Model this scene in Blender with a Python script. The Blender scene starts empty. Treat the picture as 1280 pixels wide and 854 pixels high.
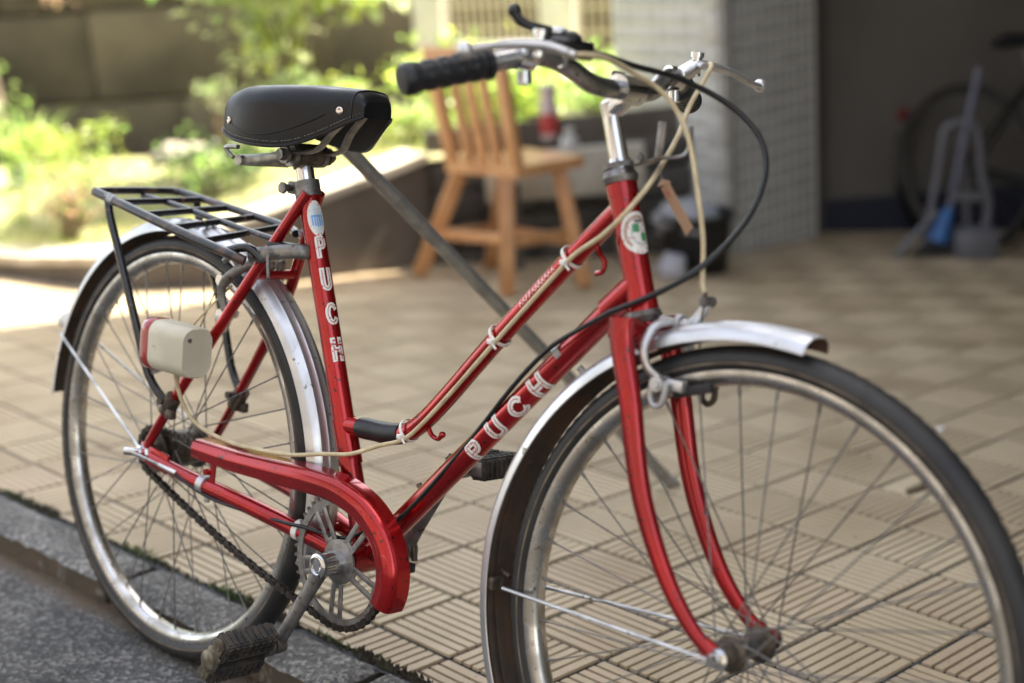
import bpy, bmesh, math, random
from mathutils import Vector, Matrix, Euler
random.seed(7)
R_ = math.radians
S = bpy.context.scene
COL = S.collection

# ------------------------------------------------------------------ frames
# G turns the frame of the sloping driveway (its normal = z) into the upright world
G = Matrix(((0.999928, -0.001009, 0.011962, 0), (0, 0.996462, 0.084039, 0), (-0.012005, -0.084033, 0.996391, 0), (0, 0, 0, 1)))
LEAN = R_(-7.03)                                   # bicycle leaning on its left side
BIKE = G @ Matrix.Rotation(LEAN, 4, 'X')
TZ = 0.045                                         # kerb height

# ------------------------------------------------------------------ camera
cam_d = bpy.data.cameras.new('camera')
cam = bpy.data.objects.new('camera', cam_d); COL.objects.link(cam); S.camera = cam
cr = Vector((0.722037, 0.688705, -0.065939)); cf = Vector((-0.676129, 0.682209, -0.278361)).normalized()
cr = (cr - cf*cr.dot(cf)).normalized(); cu = cr.cross(cf)
CAM = Vector((1.94244, -1.14047, 1.10194))
m = Matrix.Identity(4)
for i in range(3):
    m[i][0], m[i][1], m[i][2], m[i][3] = cr[i], cu[i], -cf[i], CAM[i]
cam.matrix_world = m
cam_d.sensor_width = 36; cam_d.lens = 36*1892.67/1280
cam_d.clip_start = 0.05; cam_d.clip_end = 600
cam_d.dof.use_dof = True; cam_d.dof.focus_distance = 2.00; cam_d.dof.aperture_fstop = 2.15

# ------------------------------------------------------------------ world, sun, exposure
SUN_EL, SUN_ROT = R_(50), R_(12)
W = bpy.data.worlds.new('World'); S.world = W; W.use_nodes = True
nt = W.node_tree; nt.nodes.clear()
sky = nt.nodes.new('ShaderNodeTexSky'); sky.sky_type = 'NISHITA'; sky.sun_disc = False
sky.sun_elevation = SUN_EL; sky.sun_rotation = SUN_ROT; sky.air_density = 1.0; sky.dust_density = 2.5; sky.ozone_density = 1.0
bg = nt.nodes.new('ShaderNodeBackground'); bg.inputs[1].default_value = 0.15
wo = nt.nodes.new('ShaderNodeOutputWorld')
hz = nt.nodes.new('ShaderNodeHueSaturation'); hz.inputs['Saturation'].default_value = 0.60      # thin white haze over the whole sky
wm = nt.nodes.new('ShaderNodeMix'); wm.data_type = 'RGBA'; wm.blend_type = 'MULTIPLY'; wm.inputs[0].default_value = 1; wm.inputs[7].default_value = (1.0, 0.925, 0.825, 1)
nt.links.new(sky.outputs[0], hz.inputs['Color']); nt.links.new(hz.outputs[0], wm.inputs[6]); nt.links.new(wm.outputs[2], bg.inputs[0]); nt.links.new(bg.outputs[0], wo.inputs[0])
sd = bpy.data.lights.new('sun', 'SUN'); sd.energy = 5.0; sd.angle = R_(0.5); sd.color = (1, 0.90, 0.74)
so = bpy.data.objects.new('sun', sd); COL.objects.link(so)
sdir = Vector((math.sin(SUN_ROT)*math.cos(SUN_EL), math.cos(SUN_ROT)*math.cos(SUN_EL), math.sin(SUN_EL)))
so.rotation_euler = sdir.to_track_quat('Z', 'Y').to_euler(); so.location = (0, 0, 12)
S.view_settings.view_transform = 'Standard'; S.view_settings.look = 'None'
S.view_settings.exposure = 2.38; S.view_settings.gamma = 1.0

# ------------------------------------------------------------------ materials
def mat(name, col, rough=0.5, metal=0.0, col2=None, nscale=20.0, detail=6, lo=0.4, hi=0.6, bump=0.0, bscale=200.0, coat=0.0,
        rough2=None, trans=0.0, col3=None, n3=60.0, lo3=0.6, hi3=0.7, metal3=None, spec=0.5, obj=False, sub=0.0, bdist=0.001, transl=0.0, coatr=0.05):
    M = bpy.data.materials.new(name); M.use_nodes = True
    n = M.node_tree; L = n.links; b = n.nodes['Principled BSDF']
    b.inputs['Roughness'].default_value = rough; b.inputs['Metallic'].default_value = metal
    b.inputs['Specular IOR Level'].default_value = spec
    if coat: b.inputs['Coat Weight'].default_value = coat; b.inputs['Coat Roughness'].default_value = coatr
    if trans: b.inputs['Transmission Weight'].default_value = trans
    b.inputs['Base Color'].default_value = (*col, 1)
    tc = n.nodes.new('ShaderNodeTexCoord'); src = tc.outputs['Object']
    def noise(scale, det=6):
        t = n.nodes.new('ShaderNodeTexNoise'); t.inputs['Scale'].default_value = scale; t.inputs['Detail'].default_value = det
        L.new(src, t.inputs['Vector']); return t
    def ramp(t, a, c):
        r = n.nodes.new('ShaderNodeMapRange'); r.inputs[1].default_value = a; r.inputs[2].default_value = c
        L.new(t.outputs[0], r.inputs[0]); return r.outputs[0]
    cur = None
    if col2 is not None:
        f = ramp(noise(nscale, detail), lo, hi)
        mx = n.nodes.new('ShaderNodeMix'); mx.data_type = 'RGBA'; L.new(f, mx.inputs[0])
        mx.inputs[6].default_value = (*col, 1); mx.inputs[7].default_value = (*col2, 1); cur = mx.outputs[2]
        if rough2 is not None:
            mr = n.nodes.new('ShaderNodeMix'); L.new(f, mr.inputs[0]); mr.inputs[2].default_value = rough; mr.inputs[3].default_value = rough2
            L.new(mr.outputs[0], b.inputs['Roughness'])
    if col3 is not None:
        f = ramp(noise(n3, 8), lo3, hi3)
        mx = n.nodes.new('ShaderNodeMix'); mx.data_type = 'RGBA'; L.new(f, mx.inputs[0])
        if cur: L.new(cur, mx.inputs[6])
        else: mx.inputs[6].default_value = (*col, 1)
        mx.inputs[7].default_value = (*col3, 1); cur = mx.outputs[2]
        if metal3 is not None:
            mm = n.nodes.new('ShaderNodeMix'); L.new(f, mm.inputs[0]); mm.inputs[2].default_value = metal; mm.inputs[3].default_value = metal3
            L.new(mm.outputs[0], b.inputs['Metallic'])
    if obj:   # a little difference from object to object
        oi = n.nodes.new('ShaderNodeObjectInfo'); hs = n.nodes.new('ShaderNodeHueSaturation')
        mr = n.nodes.new('ShaderNodeMapRange'); mr.inputs[3].default_value = 1-obj; mr.inputs[4].default_value = 1+obj
        L.new(oi.outputs['Random'], mr.inputs[0]); L.new(mr.outputs[0], hs.inputs['Value'])
        if cur: L.new(cur, hs.inputs['Color'])
        else: hs.inputs['Color'].default_value = (*col, 1)
        cur = hs.outputs[0]
    if cur: L.new(cur, b.inputs['Base Color'])
    if bump:
        t = noise(bscale, 4); bp = n.nodes.new('ShaderNodeBump'); bp.inputs['Strength'].default_value = bump; bp.inputs['Distance'].default_value = bdist
        L.new(t.outputs[0], bp.inputs['Height']); L.new(bp.outputs[0], b.inputs['Normal'])
    if transl:
        tr = n.nodes.new('ShaderNodeBsdfTranslucent'); ad = n.nodes.new('ShaderNodeMixShader'); ad.inputs[0].default_value = transl
        if cur: L.new(cur, tr.inputs[0])
        else: tr.inputs[0].default_value = (*col, 1)
        if cur:
            hv = n.nodes.new('ShaderNodeHueSaturation'); hv.inputs['Value'].default_value = 1.7; L.new(cur, hv.inputs['Color']); L.new(hv.outputs[0], tr.inputs[0])
        out = n.nodes['Material Output']; L.new(b.outputs[0], ad.inputs[1]); L.new(tr.outputs[0], ad.inputs[2]); L.new(ad.outputs[0], out.inputs[0])
    return M

RED = mat('red_paint', (0.43, 0.0060, 0.009), 0.19, 0.62, col2=(0.33, 0.004, 0.007), nscale=9, coat=0.6, coatr=0.05, col3=(0.07, 0.018, 0.014), n3=120, lo3=0.645, hi3=0.675, bump=0.06, bscale=60)
CHROME = mat('chrome', (0.72, 0.72, 0.72), 0.10, 1.0, col2=(0.5, 0.49, 0.46), nscale=40, lo=0.5, hi=0.75, rough2=0.3, col3=(0.20, 0.13, 0.08), n3=150, lo3=0.69, hi3=0.74)
RIMM = mat('rim_metal', (0.62, 0.61, 0.59), 0.22, 1.0, col2=(0.42, 0.40, 0.36), nscale=30, rough2=0.38, col3=(0.16, 0.11, 0.07), n3=120, lo3=0.66, hi3=0.72)
ALU = mat('dull_aluminium', (0.66, 0.66, 0.66), 0.36, 0.85, col2=(0.5, 0.5, 0.5), nscale=25, rough2=0.5, col3=(0.18, 0.15, 0.12), n3=90, lo3=0.63, hi3=0.70, bump=0.1, bscale=150)
STEEL = mat('grey_steel', (0.26, 0.25, 0.24), 0.38, 0.85, col2=(0.17, 0.16, 0.15), nscale=60, rough2=0.55, col3=(0.09, 0.05, 0.03), n3=100, lo3=0.6, hi3=0.7)
OILY = mat('oily_metal', (0.06, 0.052, 0.045), 0.45, 0.5, col2=(0.13, 0.10, 0.07), nscale=120, bump=0.3, bscale=300)
RUB = mat('tyre_rubber', (0.012, 0.012, 0.013), 0.55, 0, col2=(0.030, 0.027, 0.024), nscale=18, lo=0.35, hi=0.7, bump=0.25, bscale=400)
TAN = mat('tan_sidewall', (0.24, 0.18, 0.12), 0.7, 0, col2=(0.10, 0.075, 0.055), nscale=40)
BLACKP = mat('black_paint', (0.007, 0.0075, 0.009), 0.22, 0.0, coat=0.4, col3=(0.10, 0.055, 0.035), n3=60, lo3=0.62, hi3=0.68, bump=0.15, bscale=120)
BLKRUST = mat('rusty_black_paint', (0.009, 0.0095, 0.012), 0.28, 0.0, coat=0.3, col3=(0.085, 0.050, 0.035), n3=34, lo3=0.52, hi3=0.62, bump=0.3, bscale=120)
BLKPL = mat('black_plastic', (0.008, 0.008, 0.009), 0.33, 0, bump=0.08, bscale=300)
CABLEB = mat('black_cable', (0.007, 0.007, 0.008), 0.38)
CREAMC = mat('cream_cable', (0.66, 0.55, 0.34), 0.42, 0, col2=(0.52, 0.42, 0.25), nscale=50)
WHITEPL = mat('white_plastic', (0.78, 0.76, 0.70), 0.4)
LEATH = mat('black_vinyl', (0.005, 0.0055, 0.0065), 0.30, 0, col2=(0.008, 0.008, 0.009), nscale=30, bump=0.12, bscale=450, rough2=0.42, spec=0.35)
UNDERV = mat('vinyl_underside', (0.02, 0.017, 0.015), 0.8)
BRASS = mat('rivet', (0.75, 0.62, 0.52), 0.25, 1.0)
THREAD = mat('thread', (0.22, 0.22, 0.22), 0.7)
LAMPC = mat('cream_lamp_plastic', (0.60, 0.56, 0.43), 0.35, 0, col2=(0.52, 0.48, 0.36), nscale=12, col3=(0.30, 0.25, 0.17), n3=60, lo3=0.66, hi3=0.76)
REDLENS = mat('red_lens', (0.40, 0.02, 0.02), 0.12, 0, coat=1.0, trans=0.25)
PRINTW = mat('white_print', (0.80, 0.78, 0.72), 0.4, 0, coat=0.5, col3=(0.45, 0.05, 0.05), n3=260, lo3=0.60, hi3=0.63)
PRINTR = mat('red_print', (0.40, 0.02, 0.025), 0.35, 0, coat=0.5)
PRINTB = mat('blue_print', (0.16, 0.36, 0.74), 0.4, 0, coat=0.5)
PRINTG = mat('green_print', (0.04, 0.26, 0.09), 0.4, 0, coat=0.5)
PRINTBR = mat('brown_print', (0.42, 0.22, 0.15), 0.5, 0, coat=0.5)
PRINTK = mat('black_print', (0.03, 0.02, 0.04), 0.5, 0, coat=0.5)
TAPE = mat('black_tape', (0.007, 0.008, 0.010), 0.38, 0, bump=0.4, bscale=140)
FINN = mat('mudguard_inside', (0.070, 0.056, 0.045), 0.65, 0.2, col2=(0.13, 0.075, 0.048), nscale=28, lo=0.35, hi=0.65, bump=0.4, bscale=90, col3=(0.16, 0.13, 0.10), n3=200, lo3=0.66, hi3=0.72)
TAGM = mat('kraft_tag', (0.42, 0.265, 0.165), 0.8, 0, bump=0.1)
GRIP = mat('grip_rubber', (0.009, 0.010, 0.012), 0.45, 0, bump=0.1, bscale=250)
WOOD = mat('orange_wood', (0.58, 0.31, 0.14), 0.36, 0, col2=(0.46, 0.22, 0.09), nscale=9, obj=0.08)
POLEM = mat('grey_pole_metal', (0.38, 0.38, 0.37), 0.33, 0.65, col2=(0.29, 0.29, 0.28), nscale=30, rough2=0.5)

def position_mat(name, build):
    M = bpy.data.materials.new(name); M.use_nodes = True; n = M.node_tree; L = n.links
    build(n, L, n.nodes['Principled BSDF']); return M
def nn(n, t, **k):
    x = n.nodes.new(t)
    for a, v in k.items(): x.inputs[int(a[1:])].default_value = v
    return x
def tile_build(n, L, b):
    g = n.nodes.new('ShaderNodeNewGeometry')
    oi = n.nodes.new('ShaderNodeAttribute'); oi.attribute_type = 'GEOMETRY'; oi.attribute_name = 'tint'
    ob = n.nodes.new('ShaderNodeObjectInfo')
    ad = n.nodes.new('ShaderNodeMath'); ad.operation = 'ADD'; L.new(oi.outputs['Fac'], ad.inputs[0]); L.new(ob.outputs['Random'], ad.inputs[1])
    fr = n.nodes.new('ShaderNodeMath'); fr.operation = 'FRACT'; L.new(ad.outputs[0], fr.inputs[0])
    r = n.nodes.new('ShaderNodeValToRGB'); e = r.color_ramp.elements
    e[0].color = (0.54, 0.435, 0.290, 1); e[1].color = (0.64, 0.53, 0.355, 1); r.color_ramp.elements.new(0.45).color = (0.59, 0.485, 0.325, 1)
    r.color_ramp.elements.new(0.88).color = (0.53, 0.415, 0.280, 1)
    L.new(fr.outputs[0], r.inputs[0])
    t = nn(n, 'ShaderNodeTexNoise'); t.inputs['Scale'].default_value = 3.5; t.inputs['Detail'].default_value = 8; L.new(g.outputs['Position'], t.inputs['Vector'])
    t2 = nn(n, 'ShaderNodeTexNoise'); t2.inputs['Scale'].default_value = 160; t2.inputs['Detail'].default_value = 4; L.new(g.outputs['Position'], t2.inputs['Vector'])
    mr = nn(n, 'ShaderNodeMapRange', _1=0.35, _2=0.75); L.new(t.outputs[0], mr.inputs[0])
    m1 = n.nodes.new('ShaderNodeMix'); m1.data_type = 'RGBA'; m1.blend_type = 'MULTIPLY'
    ml = nn(n, 'ShaderNodeMath', _1=0.85); ml.operation = 'MULTIPLY'; L.new(mr.outputs[0], ml.inputs[0]); L.new(ml.outputs[0], m1.inputs[0])
    L.new(r.outputs[0], m1.inputs[6]); m1.inputs[7].default_value = (0.62, 0.58, 0.52, 1)
    mr2 = nn(n, 'ShaderNodeMapRange', _1=0.62, _2=0.75); L.new(t2.outputs[0], mr2.inputs[0])
    m2 = n.nodes.new('ShaderNodeMix'); m2.data_type = 'RGBA'; L.new(mr2.outputs[0], m2.inputs[0]); L.new(m1.outputs[2], m2.inputs[6]); m2.inputs[7].default_value = (0.20, 0.16, 0.12, 1)
    L.new(m2.outputs[2], b.inputs['Base Color']); b.inputs['Roughness'].default_value = 0.55
TILE = position_mat('glazed_floor_tile', tile_build)
GROOVE = mat('tile_groove_dirt_shade', (0.022, 0.020, 0.018), 0.9, 0, col2=(0.050, 0.043, 0.036), nscale=20, bump=0.2, bscale=200)  # dirt in the grooves, darkened further to paint in their shade
MORTAR = mat('driveway_mortar', (0.040, 0.042, 0.045), 0.95, 0, col2=(0.085, 0.087, 0.090), nscale=14, lo=0.35, hi=0.7, bump=0.5, bscale=120)
def speckle(name, c1, c2, c3, brown=None):
    def f(n, L, b):
        g = n.nodes.new('ShaderNodeTexCoord')
        v = n.nodes.new('ShaderNodeTexVoronoi'); v.inputs['Scale'].default_value = 150; L.new(g.outputs['Object'], v.inputs['Vector'])
        sep = n.nodes.new('ShaderNodeSeparateColor'); L.new(v.outputs['Color'], sep.inputs[0])
        r = n.nodes.new('ShaderNodeValToRGB'); e = r.color_ramp.elements; e[0].color = (*c1, 1); e[1].color = (*c3, 1); r.color_ramp.elements.new(0.6).color = (*c2, 1)
        L.new(sep.outputs[0], r.inputs[0])
        t = n.nodes.new('ShaderNodeTexNoise'); t.inputs['Scale'].default_value = 7; t.inputs['Detail'].default_value = 9; L.new(g.outputs['Object'], t.inputs['Vector'])
        mr = nn(n, 'ShaderNodeMapRange', _1=0.35, _2=0.7, _3=0.6, _4=1.25); L.new(t.outputs[0], mr.inputs[0])
        mx = n.nodes.new('ShaderNodeMix'); mx.data_type = 'RGBA'; mx.blend_type = 'MULTIPLY'; mx.inputs[0].default_value = 1
        cc = n.nodes.new('ShaderNodeCombineColor')
        for i in range(3): L.new(mr.outputs[0], cc.inputs[i])
        L.new(r.outputs[0], mx.inputs[6]); L.new(cc.outputs[0], mx.inputs[7]); cur = mx.outputs[2]
        if brown:   # dried mud lying in the gutter against the kerb
            sx = n.nodes.new('ShaderNodeSeparateXYZ'); L.new(g.outputs['Object'], sx.inputs[0])
            t5 = n.nodes.new('ShaderNodeTexNoise'); t5.inputs['Scale'].default_value = 9; t5.inputs['Detail'].default_value = 6; L.new(g.outputs['Object'], t5.inputs['Vector'])
            a5 = nn(n, 'ShaderNodeMath', _1=0.10); a5.operation = 'MULTIPLY'; L.new(t5.outputs[0], a5.inputs[0])
            s5 = n.nodes.new('ShaderNodeMath'); s5.operation = 'ADD'; L.new(a5.outputs[0], s5.inputs[0]); L.new(sx.outputs[1], s5.inputs[1])
            m5 = nn(n, 'ShaderNodeMapRange', _1=0.025, _2=0.075); L.new(s5.outputs[0], m5.inputs[0])
            x5 = n.nodes.new('ShaderNodeMix'); x5.data_type = 'RGBA'; L.new(m5.outputs[0], x5.inputs[0]); L.new(cur, x5.inputs[6]); x5.inputs[7].default_value = (*brown, 1); cur = x5.outputs[2]
        L.new(cur, b.inputs['Base Color']); b.inputs['Roughness'].default_value = 0.85
        bp = n.nodes.new('ShaderNodeBump'); bp.inputs['Strength'].default_value = 0.9; bp.inputs['Distance'].default_value = 0.004; L.new(v.outputs['Distance'], bp.inputs['Height']); L.new(bp.outputs[0], b.inputs['Normal'])
    return position_mat(name, f)
ASPH = speckle('asphalt', (0.042, 0.042, 0.043), (0.085, 0.083, 0.081), (0.22, 0.213, 0.20), brown=(0.090, 0.062, 0.036))
KERBM = speckle('kerb_concrete', (0.075, 0.073, 0.069), (0.15, 0.147, 0.14), (0.34, 0.33, 0.305))

# ------------------------------------------------------------------ mesh helpers
class MB:
    def __init__(s): s.v = []; s.f = []; s.m = []
    def add(s, vs, fs, mi=0, T=None):
        o = len(s.v)
        s.v += [tuple(T @ Vector(v)) if T is not None else tuple(v) for v in vs]
        s.f += [tuple(o+i for i in f) for f in fs]
        s.m += (mi if isinstance(mi, list) else [mi]*len(fs))
        return s
    def mesh(s, name, mats, smooth=40):
        me = bpy.data.meshes.new(name); me.from_pydata(s.v, [], s.f)
        for mm in (mats if isinstance(mats, (list, tuple)) else [mats]): me.materials.append(mm)
        for p, i in zip(me.polygons, s.m): p.material_index = i
        me.update()
        if smooth:
            me.polygons.foreach_set('use_smooth', [True]*len(me.polygons))
            me.set_sharp_from_angle(angle=R_(smooth))
        return me
    def obj(s, name, mats, parent=None, smooth=40, M=None, fix=True):
        me = s.mesh(name, mats, smooth)
        if fix:
            bm = bmesh.new(); bm.from_mesh(me); bmesh.ops.recalc_face_normals(bm, faces=bm.faces); bm.to_mesh(me); bm.free()
        return link(name, me, parent, M)
def link(name, me, parent=None, M=None):
    o = bpy.data.objects.new(name, me); COL.objects.link(o)
    if parent is not None: o.parent = parent
    if M is not None: o.matrix_local = M
    return o
def tag(o, label, cat=None, group=None, kind=None):
    if label: o['label'] = label
    if cat: o['category'] = cat
    if group: o['group'] = group
    if kind: o['kind'] = kind
    return o
def empty(name, M=None, label=None, cat=None, group=None):
    o = bpy.data.objects.new(name, None); COL.objects.link(o); o.empty_display_size = 0.1
    if M is not None: o.matrix_world = M
    return tag(o, label, cat, group)
V = Vector
def catmull(P, n=6, closed=False):
    P = [V(p) for p in P]; out = []
    N = len(P)
    for i in range(N if closed else N-1):
        if closed: a, b, c, d = P[i-1], P[i], P[(i+1) % N], P[(i+2) % N]
        else: a, b, c, d = P[max(i-1, 0)], P[i], P[i+1], P[min(i+2, N-1)]
        for k in range(n):
            t = k/n
            out.append(0.5*((2*b)+(c-a)*t+(2*a-5*b+4*c-d)*t*t+(3*b-a-3*c+d)*t**3))
    if not closed: out.append(P[-1])
    return out
def tube(mb, P, r, seg=12, cap=True, mi=0, smooth=0, T=None, squash=None, closed=False):
    if smooth: 
        if isinstance(r, (list, tuple)):
            rr = []
            for i in range(len(r)-1): rr += [r[i]+(r[i+1]-r[i])*k/smooth for k in range(smooth)]
            r = rr+[r[-1]]
        P = catmull(P, smooth, closed)
    P = [V(p) for p in P]; N = len(P)
    if not isinstance(r, (list, tuple)): r = [r]*N
    vs = []; fs = []
    tan = []
    for i in range(N):
        if closed: d = P[(i+1) % N]-P[i-1]
        else: d = P[min(i+1, N-1)]-P[max(i-1, 0)]
        tan.append(d.normalized())
    u = tan[0].orthogonal().normalized()
    if squash:
        u = V(squash[0]); u = (u-tan[0]*u.dot(tan[0])).normalized()
    for i in range(N):
        u = (u-tan[i]*u.dot(tan[i])).normalized(); w = tan[i].cross(u)
        a, b = (squash[1], squash[2]) if squash else (1, 1)
        for k in range(seg):
            t = 2*math.pi*k/seg
            vs.append(P[i]+u*(r[i]*a*math.cos(t))+w*(r[i]*b*math.sin(t)))
    for i in range(N if closed else N-1):
        j = (i+1) % N
        for k in range(seg):
            l = (k+1) % seg
            fs.append((i*seg+k, i*seg+l, j*seg+l, j*seg+k))
    if cap and not closed:
        fs.append(tuple(range(seg))[::-1]); fs.append(tuple((N-1)*seg+k for k in range(seg)))
    mb.add(vs, fs, mi, T); return mb
def box(mb, c, s, R=None, bev=0.0, mi=0, T=None):
    bm = bmesh.new(); bmesh.ops.create_cube(bm, size=1)
    for v in bm.verts: v.co = V((v.co.x*s[0], v.co.y*s[1], v.co.z*s[2]))
    if bev: bmesh.ops.bevel(bm, geom=bm.edges[:], offset=bev, segments=2, profile=0.5, affect='EDGES')
    M = Matrix.Translation(V(c)) @ (R.to_4x4() if R is not None else Matrix.Identity(4))
    if T is not None: M = T @ M
    bm.verts.index_update()
    vs = [M @ v.co for v in bm.verts]; fs = [tuple(v.index for v in f.verts) for f in bm.faces]
    bm.free(); mb.add(vs, fs, mi); return mb
def bar(mb, a, b, w, h, up=(0, 0, 1), bev=0.0, mi=0, ext=0.0):
    a, b = V(a), V(b); d = (b-a); L = d.length+ext*2; z = d.normalized(); x = V(up).cross(z)
    if x.length < 1e-4: x = z.orthogonal()
    x.normalize(); y = z.cross(x)
    R = Matrix((x, y, z)).transposed()
    return box(mb, (a+b)/2, (w, h, L), R, bev, mi)
def lathe(mb, prof, o=(0, 0, 0), ax=(0, 1, 0), seg=32, mi=0, closed=False, wob=None, T=None, arc=None):
    o = V(o); ax = V(ax).normalized()
    u = V((1, 0, 0)) if abs(ax.x) < 0.9 else V((0, 0, 1)); u = (u-ax*u.dot(ax)).normalized(); w = u.cross(ax)
    vs = []; fs = []; mm = []; n = len(prof)
    K = seg if arc is None else seg+1
    for k in range(K):
        t = 2*math.pi*k/seg if arc is None else arc[0]+(arc[1]-arc[0])*k/seg
        d = u*math.cos(t)+w*math.sin(t)
        for i, (r, h) in enumerate(prof):
            rr, hh = (r, h) if wob is None else wob(k, i, r, h)
            vs.append(o+d*rr+ax*hh)
    for k in range(seg):
        l = (k+1) % K
        for i in range(n if closed else n-1):
            j = (i+1) % n
            fs.append((k*n+i, l*n+i, l*n+j, k*n+j)); mm.append(mi[i] if isinstance(mi, list) else mi)
    mb.add(vs, fs, mm, T); return mb
def cyl(mb, a, b, r, seg=16, mi=0, r2=None, T=None):
    return tube(mb, [a, b], [r, r if r2 is None else r2], seg, True, mi, T=T)
def sphere(mb, c, r, seg=12, mi=0, sc=(1, 1, 1), T=None):
    prof = [(max(1e-5, r*math.sin(math.pi*i/8)), -r*math.cos(math.pi*i/8)) for i in range(9)]
    M = Matrix.Translation(V(c)) @ Matrix.Diagonal((*sc, 1))
    if T is not None: M = T @ M
    return lathe(mb, prof, (0, 0, 0), (0, 0, 1), seg, mi, T=M)
def one(fn, name, m_, parent, *a, **k):
    lb = k.pop('label', None); mb = MB(); fn(mb, *a, **k); o = mb.obj(name, m_, parent)
    if lb: o['label'] = lb
    return o

# ================================================================== THE SETTING
# wide earth sheet under everything, then the road, kerb and driveway
def sheet(name, pts, m_, M=None, parent=None):
    mb = MB(); mb.add(pts, [tuple(range(len(pts)))]); return mb.obj(name, m_, parent, smooth=0, M=M, fix=False)
EARTH = mat('earth', (0.10, 0.08, 0.055), 0.95, 0, col2=(0.06, 0.055, 0.04), nscale=3, bump=0.4, bscale=30)
tag(sheet('ground', [(-90, -90, -0.75), (90, -90, -0.75), (90, 90, -0.75), (-90, 90, -0.75)], EARTH), None, kind='structure')
mb = MB()
ys = [0.037, -6.0]
mb.add([(-30, ys[1], 0), (30, ys[1], 0), (30, ys[0], 0), (-30, ys[0], 0), (-30, -40, -2.9), (30, -40, -2.9)], [(0, 1, 2, 3), (4, 5, 1, 0)])
road = mb.obj('road', ASPH, M=G, smooth=0, fix=False); tag(road, None, kind='structure')
mb = MB(); mb.add([(-3.4, 0.13, 0), (3.6, 0.13, 0), (3.6, 7.2, 0), (-3.4, 7.2, 0)], [(0, 1, 2, 3)])
drive = mb.obj('driveway', MORTAR, M=G @ Matrix.Translation((0, 0, TZ-0.0060)), smooth=0, fix=False)
tag(drive, None, kind='structure')

# kerb: separate concrete stones
kerb = MB().add([(-8, 0.05, 0), (8, 0.05, 0), (8, 0.135, 0), (-8, 0.135, 0)], [(0, 1, 2, 3)]).obj('kerb', KERBM, M=G @ Matrix.Translation((0, 0, 0.006)), smooth=0, fix=False)
tag(kerb, None, kind='structure')
MUD = mat('mud_on_kerb_face', (0.10, 0.070, 0.042), 0.95, 0, col2=(0.060, 0.050, 0.036), nscale=14, lo=0.35, hi=0.65, bump=0.6, bscale=120, col3=(0.17, 0.155, 0.13), n3=30, lo3=0.58, hi3=0.68)
def stone_mesh(L, seed):
    rnd = random.Random(seed); bm = bmesh.new(); nx, ny = int(L/0.018), 7
    W_, H_ = 0.108, 0.06
    grid = {}
    top = []
    for i in range(nx+1):
        for j in range(ny+1):
            x = -L/2+L*i/nx; y = -W_/2+W_*j/ny; z = 0
            e = 0.006
            if i in (0, nx) or j in (0, ny): z -= e+rnd.random()*0.005; x *= 1-0.002/L*2
            if j == 0: y += rnd.uniform(-0.001, 0.003)
            z += rnd.uniform(-0.0009, 0.0009)
            grid[i, j] = bm.verts.new((x, y, z))
    for i in range(nx):
        for j in range(ny): bm.faces.new((grid[i, j], grid[i+1, j], grid[i+1, j+1], grid[i, j+1]))
    rim_ = [grid[i, 0] for i in range(nx+1)]+[grid[nx, j] for j in range(1, ny+1)]+[grid[i, ny] for i in range(nx-1, -1, -1)]+[grid[0, j] for j in range(ny-1, 0, -1)]
    low = [bm.verts.new((v.co.x*1.0, v.co.y-0.002 if v.co.y < 0 else v.co.y, -H_)) for v in rim_]
    for a in range(len(rim_)):
        b_ = (a+1) % len(rim_); f_ = bm.faces.new((rim_[b_], rim_[a], low[a], low[b_])); f_.material_index = 1
    me = bpy.data.meshes.new('kerb_stone'); bm.to_mesh(me); bm.free(); me.materials.append(KERBM); me.materials.append(MUD)
    me.polygons.foreach_set('use_smooth', [True]*len(me.polygons)); me.set_sharp_from_angle(angle=R_(50))
    return me
joints = [-3.2, -2.6, -2.0, -1.4, -0.82, -0.235, 0.36, 0.95, 1.55, 2.15, 2.75, 3.35]
for i in range(len(joints)-1):
    L_ = joints[i+1]-joints[i]-0.010
    me = stone_mesh(L_, i)
    o = link('kerb_stone', me, kerb, Matrix.Translation(((joints[i]+joints[i+1])/2, 0.090, TZ-0.006-0.001+random.uniform(-0.002, 0.002))) @ Matrix.Rotation(random.uniform(-0.004, 0.004), 4, 'Z'))

# basket-weave driveway tiles, eight ridges each
TS, TROT, TX, TY = 0.1647, R_(-2.3765), 0.7565, 0.7044
def tile_mesh(clip=None):
    mb = MB(); a = TS/2-0.0050; g = 0.0048
    mb.add([(-a, -a, -g), (a, -a, -g), (a, a, -g), (-a, a, -g)], [(0, 1, 2, 3)], 1)
    n = 8; p = 2*a/n; w = p*0.755
    for i in range(n):
        y0 = -a+p*i+(p-w)/2; y1 = y0+w
        if i == 0: y0 = -a
        if i == n-1: y1 = a
        c = 0.0007
        vs = [(-a, y0, -g), (a, y0, -g), (a, y1, -g), (-a, y1, -g), (-a+c, y0+c, 0), (a-c, y0+c, 0), (a-c, y1-c, 0), (-a+c, y1-c, 0)]
        mb.add(vs, [(0, 1, 5, 4), (1, 2, 6, 5), (2, 3, 7, 6), (3, 0, 4, 7), (4, 5, 6, 7)], 0)
    return mb
tmb = tile_mesh(); tme = tmb.mesh('tile', [TILE, GROOVE], 0)
at = tme.attributes.new('tint', 'FLOAT', 'FACE'); at.data.foreach_set('value', [0.0]*len(tme.polygons))
TM = Matrix.Translation((TX, TY, TZ)) @ Matrix.Rotation(TROT, 4, 'Z')
cells = []
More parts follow.
